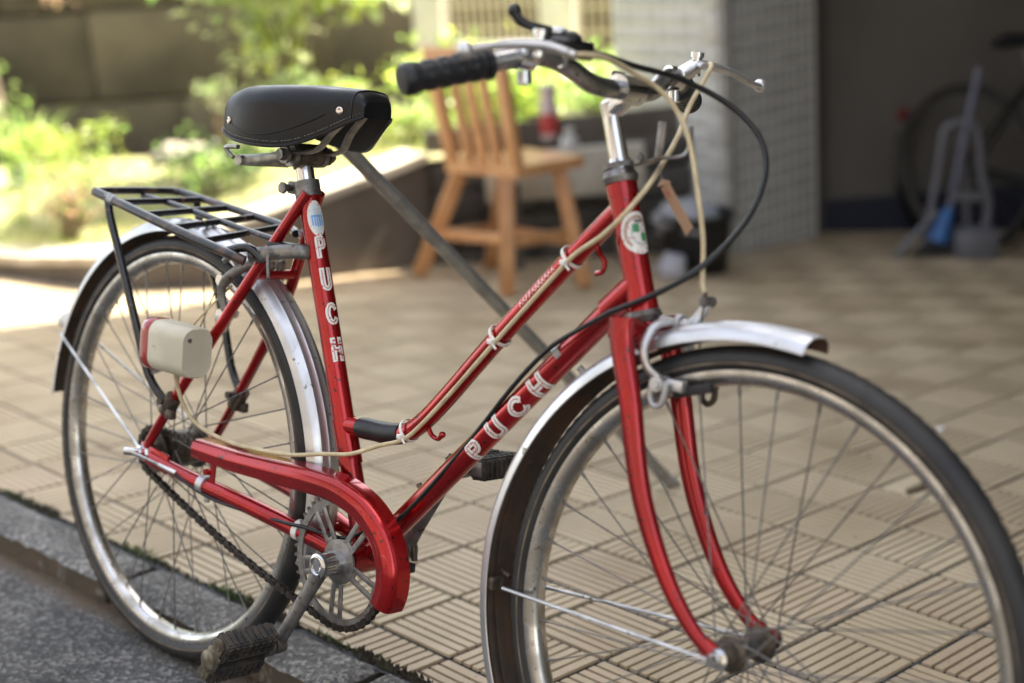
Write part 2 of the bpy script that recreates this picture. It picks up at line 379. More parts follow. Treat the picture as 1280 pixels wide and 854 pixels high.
for i in range(-26, 20):
    for j in range(-5, 28):
        c = TM @ V(((i+.5)*TS, (j+.5)*TS, 0))
        if c.x < -3.2 or c.x > 3.5 or c.y > 4.75 or c.y < 0.147: continue
        w = G @ c; d = w-CAM; z = d.dot(cf)
        if z < 0.3: vis = False
        else:
            px = 640+1892*d.dot(cr)/z; py = 427-1892*d.dot(cu)/z; vis = -40 < px < 1320 and -40 < py < 900
        cells.append(((0 if vis else 1), z, i, j, c))
cells.sort(key=lambda q: (q[0], q[1]))
def tilemat(i, j, c):
    rnd = random.Random(i*131+j*7+5)
    M = TM @ Matrix.Translation(((i+.5)*TS, (j+.5)*TS, rnd.uniform(-0.0008, 0.0008)))
    rz = (0 if (i+j) % 2 == 0 else math.pi/2)
    M = M @ Euler((rnd.uniform(-.003, .003), rnd.uniform(-.003, .003), rz+rnd.uniform(-.005, .005))).to_matrix().to_4x4()
    return M
D_inv = Matrix.Translation((0, 0, TZ-0.0060)).inverted()
bandcut = 0.147
rest = MB(); rtint = []
def clipped(M, ymin):
    bm = bmesh.new(); bm.from_mesh(tme); bm.transform(M)
    bmesh.ops.bisect_plane(bm, geom=bm.verts[:]+bm.edges[:]+bm.faces[:], plane_co=(0, ymin, 0), plane_no=(0, -1, 0), clear_outer=True)
    return bm
nind = 0
for q in cells:
    _, z, i, j, c = q; M = tilemat(i, j, c)
    edge = c.y < bandcut+TS*0.75
    if nind < 300 and q[0] == 0:
        if edge:
            bm = clipped(M, bandcut)
            if len(bm.faces) == 0: bm.free(); continue
            bm.transform(M.inverted()); me = bpy.data.meshes.new('tile'); bm.to_mesh(me); bm.free(); me.materials.append(TILE); me.materials.append(GROOVE)
        else: me = tme
        link('tile', me, drive, D_inv @ M); nind += 1
    else:
        if edge:
            bm = clipped(M, bandcut)
            bm.verts.index_update()
            rest.add([D_inv @ v.co for v in bm.verts], [tuple(v.index for v in f.verts) for f in bm.faces], [f.material_index for f in bm.faces]); n_ = len(bm.faces); bm.free()
        else:
            rest.add(tmb.v, tmb.f, list(tmb.m), D_inv @ M); n_ = len(tmb.f)
        rtint += [random.random()]*n_
# the cut row against the kerb (tiles whose centres lie below the cut line)
for i in range(-26, 20):
    for j in range(-6, -2):
        c = TM @ V(((i+.5)*TS, (j+.5)*TS, 0))
        if c.y >= 0.147 or c.y < bandcut-TS*0.75 or c.x < -3.2 or c.x > 3.5: continue
        M = tilemat(i, j, c); bm = clipped(M, bandcut)
        if len(bm.faces) < 3: bm.free(); continue
        bm.transform(M.inverted()); me = bpy.data.meshes.new('tile'); bm.to_mesh(me); bm.free(); me.materials.append(TILE); me.materials.append(GROOVE)
        w = G @ c
        link('tile', me, drive, D_inv @ M)
rme = rest.mesh('distant_tiles', [TILE, GROOVE], 0)
at = rme.attributes.new('tint', 'FLOAT', 'FACE'); at.data.foreach_set('value', rtint)
o = link('distant_tiles', rme, drive); o['kind'] = 'stuff'

# moss and weeds in the joint between kerb and tiles
MOSS = mat('moss', (0.035, 0.042, 0.018), 0.9, 0, col2=(0.030, 0.025, 0.016), nscale=30, lo=0.4, hi=0.55, bump=0.5, bscale=200)
mb = MB(); rnd = random.Random(3)
for k in range(2600):
    x = rnd.uniform(-2.2, 1.3)
    dens = 0.35+0.65*(math.sin(x*7.3)+math.sin(x*17.1+1) > 0.5)
    if rnd.random() > dens: continue
    y = 0.1455+rnd.gauss(0, 0.0045); s_ = rnd.uniform(0.0015, 0.004)*(1.7 if dens > 0.5 else 1)
    z = TZ-0.003
    a = rnd.random()*6.3
    d = V((math.cos(a), math.sin(a), 0)); e = V((-d.y, d.x, 0))
    p = V((x, y, z)); t = p+V((rnd.gauss(0, s_*.4), rnd.gauss(0, s_*.4), s_*rnd.uniform(1.0, 2.2)))
    mb.add([p-d*s_, p+e*s_, p+d*s_, p-e*s_, t], [(0, 1, 4), (1, 2, 4), (2, 3, 4), (3, 0, 4)])
for cx_, n_ in ((-0.30, 30), (-0.02, 34), (0.22, 6), (-0.75, 10)):
    for k in range(n_*3):
        x = rnd.gauss(cx_, 0.03); y = 0.147+rnd.gauss(0, 0.006); h = rnd.uniform(0.005, 0.013); a = rnd.random()*6.3
        d = V((math.cos(a), math.sin(a), 0))*0.0022; p = V((x, y, TZ-0.002)); t = p+V((rnd.gauss(0, .006), rnd.gauss(0, .006), h))
        mb.add([p-d, p+d, t], [(0, 1, 2)], 1)
WEED = mat('weed_green', (0.05, 0.11, 0.02), 0.6, 0, transl=0.3)
tag(mb.obj('moss', [MOSS, WEED], M=G, smooth=0, fix=False), None, kind='stuff')
# dead grit and leaf crumbs along the gutter
mb = MB()
for k in range(1500):
    x = rnd.uniform(-2.6, 1.5); y = 0.034-abs(rnd.gauss(0, 0.012)); s_ = rnd.uniform(0.0015, 0.0045); p = V((x, y, rnd.uniform(0, 0.004)))
    vs = [p+V((rnd.uniform(-1, 1), rnd.uniform(-1, 1), rnd.uniform(0, 1)))*s_ for _ in range(4)]
    mb.add(vs, [(0, 1, 2), (0, 2, 3), (0, 3, 1), (1, 3, 2)])
GRIT = mat('gutter_grit', (0.12, 0.085, 0.055), 0.95, 0, col2=(0.07, 0.05, 0.035), nscale=60)
tag(mb.obj('gutter_grit', GRIT, M=G, smooth=0, fix=False), None, kind='stuff')

# grit and crumbs blown over the tiles
mb = MB(); rnd = random.Random(77)
for k in range(900):
    x = rnd.uniform(-2.2, 2.2); y = 0.15+abs(rnd.gauss(0, 0.9)); s_ = rnd.uniform(0.0006, 0.0022) if rnd.random() < .93 else rnd.uniform(.003, .005); p = V((x, y, TZ+s_*0.3))
    vs = [p+V((rnd.uniform(-1, 1), rnd.uniform(-1, 1), rnd.uniform(-.3, .6)))*s_ for _ in range(4)]
    mb.add(vs, [(0, 1, 2), (0, 2, 3), (0, 3, 1), (1, 3, 2)])
tag(mb.obj('loose_grit', GRIT, M=G, smooth=0, fix=False), None, kind='stuff')

# garden soil rising behind the planter edge
PL = [(-3.6, 1.12), (-2.94, 1.28), (-2.57, 1.38), (-2.41, 1.47), (-2.24, 1.68), (-2.13, 1.92), (-2.06, 2.2), (-2.02, 2.49)]
PT = [0.045, 0.05, 0.065, 0.075, 0.12, 0.17, 0.22, 0.268]
def capz(x, y):
    best = (9, 0)
    for i in range(len(PL)-1):
        a, b_ = V(PL[i]), V(PL[i+1]); ab = b_-a; t = max(0, min(1, (V((x, y))-a).dot(ab)/ab.dot(ab))); d = (V((x, y))-a-ab*t).length
        if d < best[0]: best = (d, PT[i]+(PT[i+1]-PT[i])*t)
    return best
def soilz(x, y):
    d, z = capz(x, y)
    return z-0.012+(0.02-z+0.012)*min(1, d/2.4)+0.05*math.exp(-((x+3.4)**2+(y-2.9)**2)/0.5)
mb = MB(); nx, ny = 70, 70
BWa, BWb = V((-8.2, 0.35)), V((-3.2, 5.2))
rnd = random.Random(11)
poly_in = lambda x, y: True
vs = []; 
for i in range(nx+1):
    t = i/nx
    k = t*(len(PL)-1); a = int(min(k, len(PL)-2)); fr = k-a
    p0 = V(PL[a]).lerp(V(PL[a+1]), fr); p1 = V((-8.0, 0.2)).lerp(V((-1.85, 4.9)), t)
    if t > 0.98: p0 = V((-1.93, 2.62))
    for j in range(ny+1):
        s_ = (j/ny)**1.3; p = p0.lerp(p1, s_)
        vs.append((p.x, p.y, soilz(p.x, p.y)+rnd.uniform(-0.006, 0.006)))
fs = [(i*(ny+1)+j, (i+1)*(ny+1)+j, (i+1)*(ny+1)+j+1, i*(ny+1)+j+1) for i in range(nx) for j in range(ny)]
LAWN = mat('dry_lawn', (0.44, 0.40, 0.24), 0.9, 0, col2=(0.30, 0.31, 0.12), nscale=5, lo=0.42, hi=0.65, bump=0.5, bscale=60)
mb.add(vs, fs); tag(mb.obj('garden_bed', LAWN, smooth=0, fix=False), None, kind='structure')
mb = MB()
GRASSM = mat('lawn_grass', (0.30, 0.36, 0.12), 0.6, 0, col2=(0.46, 0.44, 0.24), nscale=4, lo=0.4, hi=0.6, transl=0.35)
for k in range(26000):
    t = rnd.random(); s_ = rnd.random()
    kk = t*(len(PL)-1); a = int(min(kk, len(PL)-2)); p0 = V(PL[a]).lerp(V(PL[a+1]), kk-a); p1 = V((-8.0, 0.2)).lerp(V((-1.85, 4.9)), t)
    p = p0.lerp(p1, 0.06+0.9*s_); z = soilz(p.x, p.y); h = rnd.uniform(0.01, 0.035); a = rnd.random()*6.3; d = V((math.cos(a), math.sin(a), 0))*0.004
    q = V((p.x, p.y, z-0.004)); mb.add([q-d, q+d, q+V((rnd.gauss(0, .01), rnd.gauss(0, .01), h))], [(0, 1, 2)])
tag(mb.obj('lawn_grass', GRASSM, smooth=0, fix=False), None, kind='stuff')

# planter edging: low wall with pale concrete coping, rising to the right
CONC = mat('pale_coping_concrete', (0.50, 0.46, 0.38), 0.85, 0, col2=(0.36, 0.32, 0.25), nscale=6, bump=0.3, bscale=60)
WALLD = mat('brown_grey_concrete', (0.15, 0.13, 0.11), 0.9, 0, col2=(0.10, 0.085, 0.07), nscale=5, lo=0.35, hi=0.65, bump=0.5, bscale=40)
plw = empty('planter_wall', None, 'low curved concrete planter edge with pale sloping coping in front of the sunlit garden', 'garden wall')
def strip(mb, pts, zt, zb, wi, outward=0.0):
    n = len(pts); vs = []; fs = []
    for i in range(n):
        a = V(pts[max(i-1, 0)]); b_ = V(pts[min(i+1, n-1)]); d = (b_-a).normalized(); nrm = V((-d.y, d.x))   # garden side
        p = V(pts[i]); o_ = p-nrm*outward; q = p+nrm*wi
        vs += [(o_.x, o_.y, zb[i]), (o_.x, o_.y, zt[i]), (q.x, q.y, zt[i]), (q.x, q.y, zb[i])]
    for i in range(n-1):
        for k in range(4): fs.append((i*4+k, i*4+(k+1) % 4, (i+1)*4+(k+1) % 4, (i+1)*4+k))
    fs += [(0, 1, 2, 3), tuple(4*(n-1)+k for k in (3, 2, 1, 0))]
    mb.add(vs, fs)
fine = catmull([(*p, z) for p, z in zip(PL, PT)], 5)
fp = [(p.x, p.y) for p in fine]; fz = [p.z for p in fine]
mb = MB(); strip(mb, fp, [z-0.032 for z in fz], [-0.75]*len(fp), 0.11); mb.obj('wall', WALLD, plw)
seg_edges = [0, 6, 12, 18, 24, 30, len(fp)-1]
for k in range(len(seg_edges)-1):
    a, b_ = seg_edges[k], seg_edges[k+1]+1
    pts = [V(p) for p in fp[a:b_]]; pts[0] = pts[0].lerp(pts[1], 0.04); pts[-1] = pts[-1].lerp(pts[-2], 0.04)
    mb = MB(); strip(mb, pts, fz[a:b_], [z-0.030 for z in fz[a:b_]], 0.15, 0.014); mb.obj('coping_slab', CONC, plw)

# dark retaining wall of rough blocks behind the wooden chair
rw = empty('retaining_wall', None, 'dark rough block retaining wall behind the wooden chair', 'wall')
BLK = mat('dark_rough_block', (0.12, 0.11, 0.10), 0.92, 0, col2=(0.075, 0.07, 0.065), nscale=7, lo=0.35, hi=0.65, bump=0.6, bscale=35, obj=0.2)
ra, rb = V((-2.02, 2.50, 0)), V((-1.50, 3.36, 0)); rd = (rb-ra).normalized(); rn = V((-rd.y, rd.x, 0))
mb = MB(); bar(mb, ra+rn*0.10+V((0, 0, -0.27)), rb+rn*0.10+V((0, 0, -0.27)), 0.15, 1.0); mb.obj('core', WALLD, rw)
Lw = (rb-ra).length; rows = 4; hrow = 0.1125
for r_ in range(rows):
    x = -0.1 if r_ % 2 else 0.0
    while x < Lw:
        w_ = 0.2; a = max(x, 0)+0.004; b_ = min(x+w_, Lw)-0.004
        if b_-a > 0.03:
            mb = MB(); c0 = ra+rd*((a+b_)/2)+rn*(0.012+random.uniform(-0.006, 0.006)); zc = -0.22+hrow*(r_+0.5)
            box(mb, (0, 0, 0), (b_-a, 0.05, hrow-0.010), None, 0.008)
            ang = math.atan2(rd.y, rd.x)
            mb.obj('block', BLK, rw, M=Matrix.Translation((c0.x, c0.y, zc)) @ Matrix.Rotation(ang, 4, 'Z'))
        x += w_
mb = MB(); bar(mb, ra+rn*0.06+V((0, 0, 0.246)), rb+rn*0.06+V((0, 0, 0.246)), 0.03, 0.17, bev=0.004); mb.obj('coping_slab', WALLD, rw)

# olive-brown boundary wall of big cast blocks far behind the garden
BWM = mat('olive_wall_block', (0.19, 0.16, 0.11), 0.92, 0, col2=(0.09, 0.078, 0.055), nscale=1.9, lo=0.38, hi=0.62, bump=0.4, bscale=20, obj=0.12)
bw = empty('boundary_wall', None, 'tall olive brown block wall closing off the garden on the left', 'wall')
bwd = (BWb-BWa).normalized(); bwn = V((-bwd.y, bwd.x)); LB = (BWb-BWa).length; angb = math.atan2(bwd.y, bwd.x)
mb = MB(); c0 = BWa+bwd*LB/2+bwn*0.09; box(mb, (c0.x, c0.y, 0.28), (LB, 0.10, 2.1), Matrix.Rotation(angb, 3, 'Z')); mb.obj('core', WALLD, bw)
for r_ in range(4):
    hz = 0.5; z0 = -0.24+r_*hz*0.94
    x = -0.45 if r_ % 2 else 0
    while x < LB:
        a, b_ = max(x, 0)+0.004, min(x+0.9, LB)-0.004
        if b_-a > 0.05:
            c0 = BWa+bwd*((a+b_)/2)+bwn*random.uniform(-0.004, 0.004); mb = MB(); box(mb, (0, 0, 0), (b_-a, 0.09, hz*0.94-0.014), None, 0.008)
            mb.obj('block', BWM, bw, M=Matrix.Translation((c0.x, c0.y, z0+hz*0.47)) @ Matrix.Rotation(angb, 4, 'Z'))
        x += 0.9

# cream-sided house beyond the lattice gate
SIDING = mat('cream_siding', (0.40, 0.35, 0.24), 0.7, 0, col2=(0.34, 0.29, 0.20), nscale=3, obj=0.06)
hs = empty('cream_house', None, 'cream clapboard house wall seen through the white lattice gate', 'house')
mb = MB(); box(mb, (-3.2, 6.05, 0.7), (5.2, 0.16, 3.0)); mb.obj('wall', SIDING, hs)
for k in range(14):
    mb = MB(); box(mb, (-3.2, 5.955, -0.2+k*0.16), (5.2, 0.022, 0.15), Matrix.Rotation(R_(-5), 3, 'X')); mb.obj('board', SIDING, hs)

# white lattice gate
WHITEP = mat('white_gate_paint', (0.80, 0.78, 0.72), 0.5, 0, col2=(0.7, 0.67, 0.6), nscale=8)
gate = empty('lattice_gate', None, 'white garden gate with fine lattice panels behind the wooden chair', 'gate')
ga, gb = V((-3.68, 4.02, 0)), V((-2.60, 4.38, 0)); gd = (gb-ga).normalized(); gang = math.atan2(gd.y, gd.x); GL = (gb-ga).length
GM = Matrix.Translation(ga) @ Matrix.Rotation(gang, 4, 'Z')
def gbox(name, x0, x1, z0, z1, th, y=0.0, m_=WHITEP):
    mb = MB(); box(mb, ((x0+x1)/2, y, (z0+z1)/2), (x1-x0, th, z1-z0), None, 0.003); return mb.obj(name, m_, gate, M=GM)
gbox('post', 0.0, 0.16, -0.1, 1.6, 0.08); gbox('post', 0.68, 0.86, -0.1, 1.6, 0.08); gbox('post', 1.14, 1.17, -0.1, 1.6, 0.06)
gbox('rail', 0.162, 0.678, 0.44, 0.46, 0.04); gbox('rail', 0.862, 1.138, 0.18, 0.20, 0.04); gbox('rail', 0.162, 0.678, 1.5, 1.56, 0.04); gbox('rail', 0.862, 1.138, 1.5, 1.56, 0.04)
LATT = mat('lattice_strip', (0.62, 0.56, 0.40), 0.6, 0)
for x0, x1, zb in ((0.165, 0.675, 0.462), (0.865, 1.135, 0.202)):
    n_ = int((x1-x0)/0.042)
    for k in range(n_+1):
        x = x0+(x1-x0)*k/n_; gbox('lattice_bar', x-0.005, x+0.005, zb, 1.498, 0.008, 0.010, LATT)
    z = zb+0.06
    while z < 1.45:
        gbox('lattice_bar', x0, x1, z-0.004, z+0.004, 0.006, -0.002, LATT); z += 0.115

# ---------------- house over the garage: tiled pillar, garage walls, upper storeys
CONCW = mat('grey_render', (0.33, 0.32, 0.30), 0.85, 0, col2=(0.26, 0.25, 0.24), nscale=2, bump=0.2, bscale=40)
bd = empty('garage_house', None, 'house over an open garage, grey square-tiled pillar at its corner', 'house')
WT = mat('grey_wall_tile', (0.54, 0.55, 0.54), 0.22, 0, obj=0.10, coat=0.3)
JOINT = mat('pale_tile_joint', (0.85, 0.85, 0.82), 0.9)
PX0, PX1, PY0, PY1 = -1.86, -1.36, 3.36, 3.98
mb = MB(); box(mb, ((-1.62+PX1)/2, (PY0+PY1)/2, 1.0), (PX1+1.62, PY1-PY0, 2.9)); mb.obj('pillar', JOINT, bd)
mb = MB(); box(mb, ((PX0-1.622)/2, PY0+0.09, 0.36), (-1.622-PX0, 0.18, 1.62)); mb.obj('low_pillar_side', JOINT, bd)  # left side of the pillar, cut off above view so the sun passes over
pw, ph = 0.052, 0.062
wt = MB(); box(wt, (0, 0, 0), (pw-0.012, 0.006, ph-0.011), None, 0.0015); wtm = wt.mesh('wall_tile', WT, 30)
far_t = MB(); cnt = 0; lst = []
for k in range(36):
    z = -0.31+ph*(k+0.5)
    for i in range(8):
        x_ = PX1-0.075-pw*(i+0.5)
        if x_ > -1.60 or (z < 1.13 and x_ > PX0): lst.append((k, 0, x_, PY0-0.003, z))
    for i in range(10): lst.append((k, 1, PX1+0.003, PY0+0.07+pw*(i+0.5), z))
lst.sort(key=lambda q: q[0])
for (k, s_, x, y, z) in lst:
    M = Matrix.Translation((x, y, z))
    if s_: M = M @ Matrix.Rotation(R_(90), 4, 'Z')
    M = M @ Euler((random.uniform(-.01, .01), 0, random.uniform(-.01, .01))).to_matrix().to_4x4()
    if cnt < 300 and k < 24: link('wall_tile', wtm, bd, M); cnt += 1
    else: far_t.add(wt.v, wt.f, 0, M)
o = far_t.obj('upper_wall_tiles', WT, bd, smooth=30); o['kind'] = 'stuff'
CORN = mat('pale_corner_tile', (0.52, 0.52, 0.50), 0.3)
for (cx_, cy_, sx_, sy_) in ((PX1-0.034, PY0-0.004, 0.066, 0.016), (PX1+0.004, PY0+0.033, 0.016, 0.060)):
    for k in range(22):
        mb = MB(); box(mb, (cx_, cy_, -0.31+0.124*(k+0.5)), (sx_, sy_, 0.121), None, 0.004); mb.obj('corner_tile', CORN, bd)
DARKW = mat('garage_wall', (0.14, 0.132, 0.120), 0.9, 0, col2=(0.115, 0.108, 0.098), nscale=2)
BLUEB = mat('blue_skirting', (0.018, 0.022, 0.040), 0.7)
def wallseg(name, a, b_, z0, z1, th, m_):
    a, b_ = V((*a, 0)), V((*b_, 0)); mb = MB(); d = b_-a; c = (a+b_)/2
    box(mb, (c.x, c.y, (z0+z1)/2), (d.length, th, z1-z0), Matrix.Rotation(math.atan2(d.y, d.x), 3, 'Z')); return mb.obj(name, m_, bd)
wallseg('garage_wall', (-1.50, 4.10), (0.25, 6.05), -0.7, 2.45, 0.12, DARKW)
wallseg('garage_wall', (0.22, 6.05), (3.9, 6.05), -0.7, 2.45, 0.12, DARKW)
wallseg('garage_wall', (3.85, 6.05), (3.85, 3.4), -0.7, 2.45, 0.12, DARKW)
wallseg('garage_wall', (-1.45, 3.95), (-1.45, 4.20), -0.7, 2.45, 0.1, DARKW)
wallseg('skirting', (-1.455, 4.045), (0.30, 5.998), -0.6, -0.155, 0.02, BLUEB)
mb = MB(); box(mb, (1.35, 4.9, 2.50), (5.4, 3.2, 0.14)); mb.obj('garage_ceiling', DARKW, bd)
mb = MB(); box(mb, (1.25, 3.42, 2.10), (5.1, 0.16, 0.66)); mb.obj('lintel', CONCW, bd)
mb = MB(); box(mb, (5.0, 1.55, 3.9), (2.6, 3.55, 9.4)); mb.obj('added_wing_wall', CONCW, bd)  # unseen wing added to block sky light and darken the right side
mb = MB(); box(mb, (1.24, 2.62, 2.66), (4.9, 1.45, 0.14)); mb.obj('added_balcony_floor', CONCW, bd)  # unseen balcony added to darken the tiles near the garage
mb = MB(); box(mb, (1.24, 1.94, 3.23), (4.9, 0.09, 0.98)); mb.obj('added_balcony_wall', CONCW, bd)
def slab(pts, z0, z1): n = len(pts); return MB().add([(x, y, z) for z in (z0, z1) for x, y in pts], [tuple(range(n))[::-1], tuple(range(n, 2*n))]+[(k, (k+1) % n, n+(k+1) % n, n+k) for k in range(n)])
slab([(-1.64, 3.35), (6.4, 3.35), (6.4, 9.9), (0.3, 9.9), (-1.38, 4.3)], 2.6, 8.6).obj('upper_wall', CONCW, bd, 0)  # unseen storeys, left side slanted so their shade ends beside the sunlit strip
WIN = mat('window_glass', (0.05, 0.06, 0.07), 0.08, 0, spec=1.0); FRM = mat('window_frame', (0.6, 0.6, 0.6), 0.4)
for zz in (4.0, 6.7):
    for xx in (-0.6, 1.9, 4.4):
        mb = MB()
        for dx, dz, sx_, sz_ in ((-.66, 0, .08, 1.36), (.66, 0, .08, 1.36), (0, .64, 1.24, .08), (0, -.64, 1.24, .08)): box(mb, (xx+dx, 3.325, zz+dz), (sx_, 0.06, sz_))
        fr_ = mb.obj('window', FRM, bd); mb = MB(); box(mb, (xx, 3.335, zz), (1.236, 0.02, 1.196)); mb.obj('pane', WIN, fr_)
slab([(-1.66, 3.30), (6.5, 3.30), (6.5, 10.0), (0.3, 10.0), (-1.40, 4.3)], 8.602, 8.76).obj('roof', CONCW, bd, 0)
# unseen house added across the road to darken reflections and raise contrast
oh = empty('added_street_house', None, 'plain brown-grey house added unseen across the road to darken reflections', 'house')
BRW = mat('brown_render', (0.13, 0.115, 0.10), 0.9, 0, col2=(0.10, 0.09, 0.08), nscale=1.5)
mb = MB(); box(mb, (1.0, -11.5, 2.4), (24.0, 7.0, 7.0)); mb.obj('wall', BRW, oh)
mb = MB(); box(mb, (1.0, -11.5, 6.0), (24.8, 7.8, 0.18)); mb.obj('roof', BRW, oh)
for zz in (1.0, 3.9):
    for xx in (-8.5, -4.5, -0.5, 3.5, 7.5):
        mb = MB()
        for dx, dz, sx_, sz_ in ((-.86, 0, .08, 1.36), (.86, 0, .08, 1.36), (0, .64, 1.64, .08), (0, -.64, 1.64, .08)): box(mb, (xx+dx, -7.97, zz+dz), (sx_, 0.06, sz_))
        fr_ = mb.obj('window', FRM, oh); mb = MB(); box(mb, (xx, -7.985, zz), (1.636, 0.02, 1.196)); mb.obj('pane', WIN, fr_)

# ================================================================== THE BICYCLE
bike = empty('bicycle', BIKE, 'worn red step-through bicycle with black saddle and dull metal mudguards leaning by the kerb', 'bicycle')
R0, L0 = 0.33, 1.0618
HA = R_(70.43)
SK = V((-math.cos(HA), 0, math.sin(HA))); SN = V((math.sin(HA), 0, math.cos(HA)))
SO = V((L0, 0, R0))-SN*0.05
SR = Matrix.Rotation(R_(2.7), 4, SK)
ST = Matrix.Translation(SO) @ SR @ Matrix.Translation(-SO)      # steering turn of fork, bars and front wheel
def P3(l): return [V(p) for p in l]
def part(name, m_, *calls, parent=bike, T=None, label=None, smooth=40):
    mb = MB()
    for c in calls: c[0](mb, *c[1:-1], **c[-1]) if isinstance(c[-1], dict) else c[0](mb, *c[1:])
    if T is not None: mb.v = [tuple(T @ V(v)) for v in mb.v]
    o = mb.obj(name, m_, parent, smooth)
    if label: o['label'] = label
    return o
BB = V((0.445, 0, 0.272)); STT = V((0.268, 0, 0.760))
HTb, HTt = V((0.8795, 0, 0.672)), V((0.829, 0, 0.814))

# ---- tubes
seat_tube = part('seat_tube', RED, (tube, [BB, STT], 0.0150, 20))
part('lug', RED, (tube, [(0.402, 0, 0.392), (0.3795, 0, 0.452)], 0.0166, 20), parent=seat_tube)
part('lug', RED, (tube, [(0.2755, 0, 0.7395), (0.2675, 0, 0.762)], 0.0165, 20), parent=seat_tube)
ttp = [(0.398, 0, 0.432), (0.431, 0, 0.437), (0.471, 0, 0.4385), (0.503, 0, 0.444), (0.536, 0, 0.466), (0.579, 0, 0.513), (0.654, 0, 0.601), (0.749, 0, 0.703), (0.848, 0, 0.801)]
ttp = [(0.391, 0, 0.444), (0.431, 0, 0.447), (0.471, 0, 0.449), (0.503, 0, 0.455), (0.536, 0, 0.477), (0.579, 0, 0.520), (0.654, 0, 0.603), (0.749, 0, 0.702), (0.842, 0, 0.793)]
top_tube = part('top_tube', RED, (tube, ttp, 0.0128, 18, True, 0, 6))
down_tube = part('down_tube', RED, (tube, [BB+V((0.012, 0, 0.010)), (0.868, 0, 0.703)], 0.0155, 20))
part('lug', RED, (tube, [(0.830, 0, 0.6665), (0.868, 0, 0.703)], 0.0170, 20), parent=down_tube)
head_tube = part('head_tube', RED, (tube, [HTb, HTt], 0.0168, 24), (tube, [HTb+SK*0.002, HTb+SK*0.016], 0.0182, 24), (tube, [HTt-SK*0.016, HTt-SK*0.002], 0.0182, 24))
part('bottom_bracket', RED, (tube, [BB+V((0, -0.034, 0)), BB+V((0, 0.034, 0))], 0.021, 24))
part('tape', TAPE, (tube, [(0.417, 0, 0.4460), (0.431, 0, 0.447), (0.45, 0, 0.448), (0.471, 0, 0.449), (0.487, 0, 0.4515), (0.500, 0, 0.4545)], [0.0142, 0.0150, 0.0146, 0.0152, 0.0148, 0.0140], 18, True, 0, 3), parent=top_tube)
def hook(a, b_, c_): return (tube, [a, b_, c_, V(c_)+V((0.012, 0, 0.006))], 0.0028, 8, True, 0, 4)
part('hook', RED, (tube, [(0.800, 0, 0.744), (0.806, 0, 0.732), (0.816, 0, 0.722), (0.815, 0, 0.711), (0.805, 0, 0.706)], 0.0032, 8, True, 0, 4), parent=top_tube)
part('hook', RED, (tube, [(0.545, 0, 0.478), (0.553, 0, 0.465), (0.566, 0, 0.461), (0.574, 0, 0.467)], 0.0032, 8, True, 0, 4), (sphere, (0.574, 0, 0.468), 0.0045, 8), parent=top_tube)
# stays
for s in (-1, 1):
    part('seat_stay', RED, (tube, [(0.283, s*0.010, 0.752), (0.235, s*0.028, 0.672), (0.170, s*0.047, 0.570), (0.055, s*0.060, 0.410), (0.004, s*0.062, 0.340)], [0.0085, 0.0085, 0.0085, 0.0078, 0.0070], 14, True, 0, 5))
    part('chain_stay', RED, (tube, [BB+V((-0.005, s*0.022, 0)), (0.38, s*0.032, 0.284), (0.25, s*0.050, 0.303), (0.10, s*0.060, 0.316), (0.018, s*0.062, 0.327)], [0.0130, 0.0130, 0.0125, 0.0110, 0.0085], 16, True, 0, 5))
    part('dropout', RED, (bar, (-0.012, s*0.062, 0.330), (0.062, s*0.062, 0.322), 0.005, 0.030, (0, 0, 1), 0.002))
part('stay_bridge', RED, (tube, [(0.208, -0.036, 0.628), (0.208, 0.036, 0.628)], 0.007, 12))
part('stay_bridge', RED, (tube, [(0.355, -0.034, 0.288), (0.355, 0.034, 0.288)], 0.007, 12))
part('seat_clamp', STEEL, (tube, [(0.2735, 0, 0.745), (0.2660, 0, 0.766)], 0.0185, 24), (box, (0.252, -0.004, 0.756), (0.026, 0.018, 0.018), None, 0.003), (cyl, (0.243, -0.022, 0.755), (0.243, 0.014, 0.755), 0.0052, 10), (cyl, (0.243, -0.025, 0.755), (0.243, -0.020, 0.755), 0.0085, 6))
part('seat_post', CHROME, (tube, [(0.2690, 0, 0.757), (0.2565, 0, 0.796)], 0.0127, 20))

# ---- printed letters wrapped on the tubes
def wrapper(A, B, r, face, off=0.0005):
    A, B = V(A), V(B); d = (B-A).normalized(); n0 = V(face); n0 = (n0-d*n0.dot(d)).normalized(); s_ = d.cross(n0)
    def f(u, v, h=0.0):                       # u along the tube, v around it
        a = v/r; return A+d*u+(n0*math.cos(a)+s_*math.sin(a))*(r+off+h)
    return f
def ribbon(mb, P, w, f, h, closed=False, mi=0):
    Q = []
    for a, b_ in zip(P, P[1:]):
        n = max(1, int((V(b_)-V(a)).length/0.0016)); Q += [V(a).lerp(V(b_), k/n) for k in range(n)]
    Q.append(V(P[-1])); vs = []; fs = []
    for i, q in enumerate(Q):
        t = Q[min(i+1, len(Q)-1)]-Q[max(i-1, 0)]
        if t.length < 1e-9: t = V((1, 0))
        t.normalize(); nrm = V((-t.y, t.x)); e = 0
        if i == 0: q = q-t*w*0.5*0.98
        if i == len(Q)-1: q = q+t*w*0.5*0.98
        for k in (-.5, -.17, .17, .5): p = q+nrm*w*k; vs.append(f(p.x, p.y, h))
    for i in range(len(Q)-1):
        for k in range(3): fs.append((i*4+k, i*4+k+1, i*4+5+k, i*4+4+k))
    mb.add(vs, fs, mi)
def arcp(cx, cy, r, a0, a1, n=12, ry=None): 
    ry = r if ry is None else ry
    return [(cx+r*math.cos(R_(a0+(a1-a0)*k/n)), cy+ry*math.sin(R_(a0+(a1-a0)*k/n))) for k in range(n+1)]
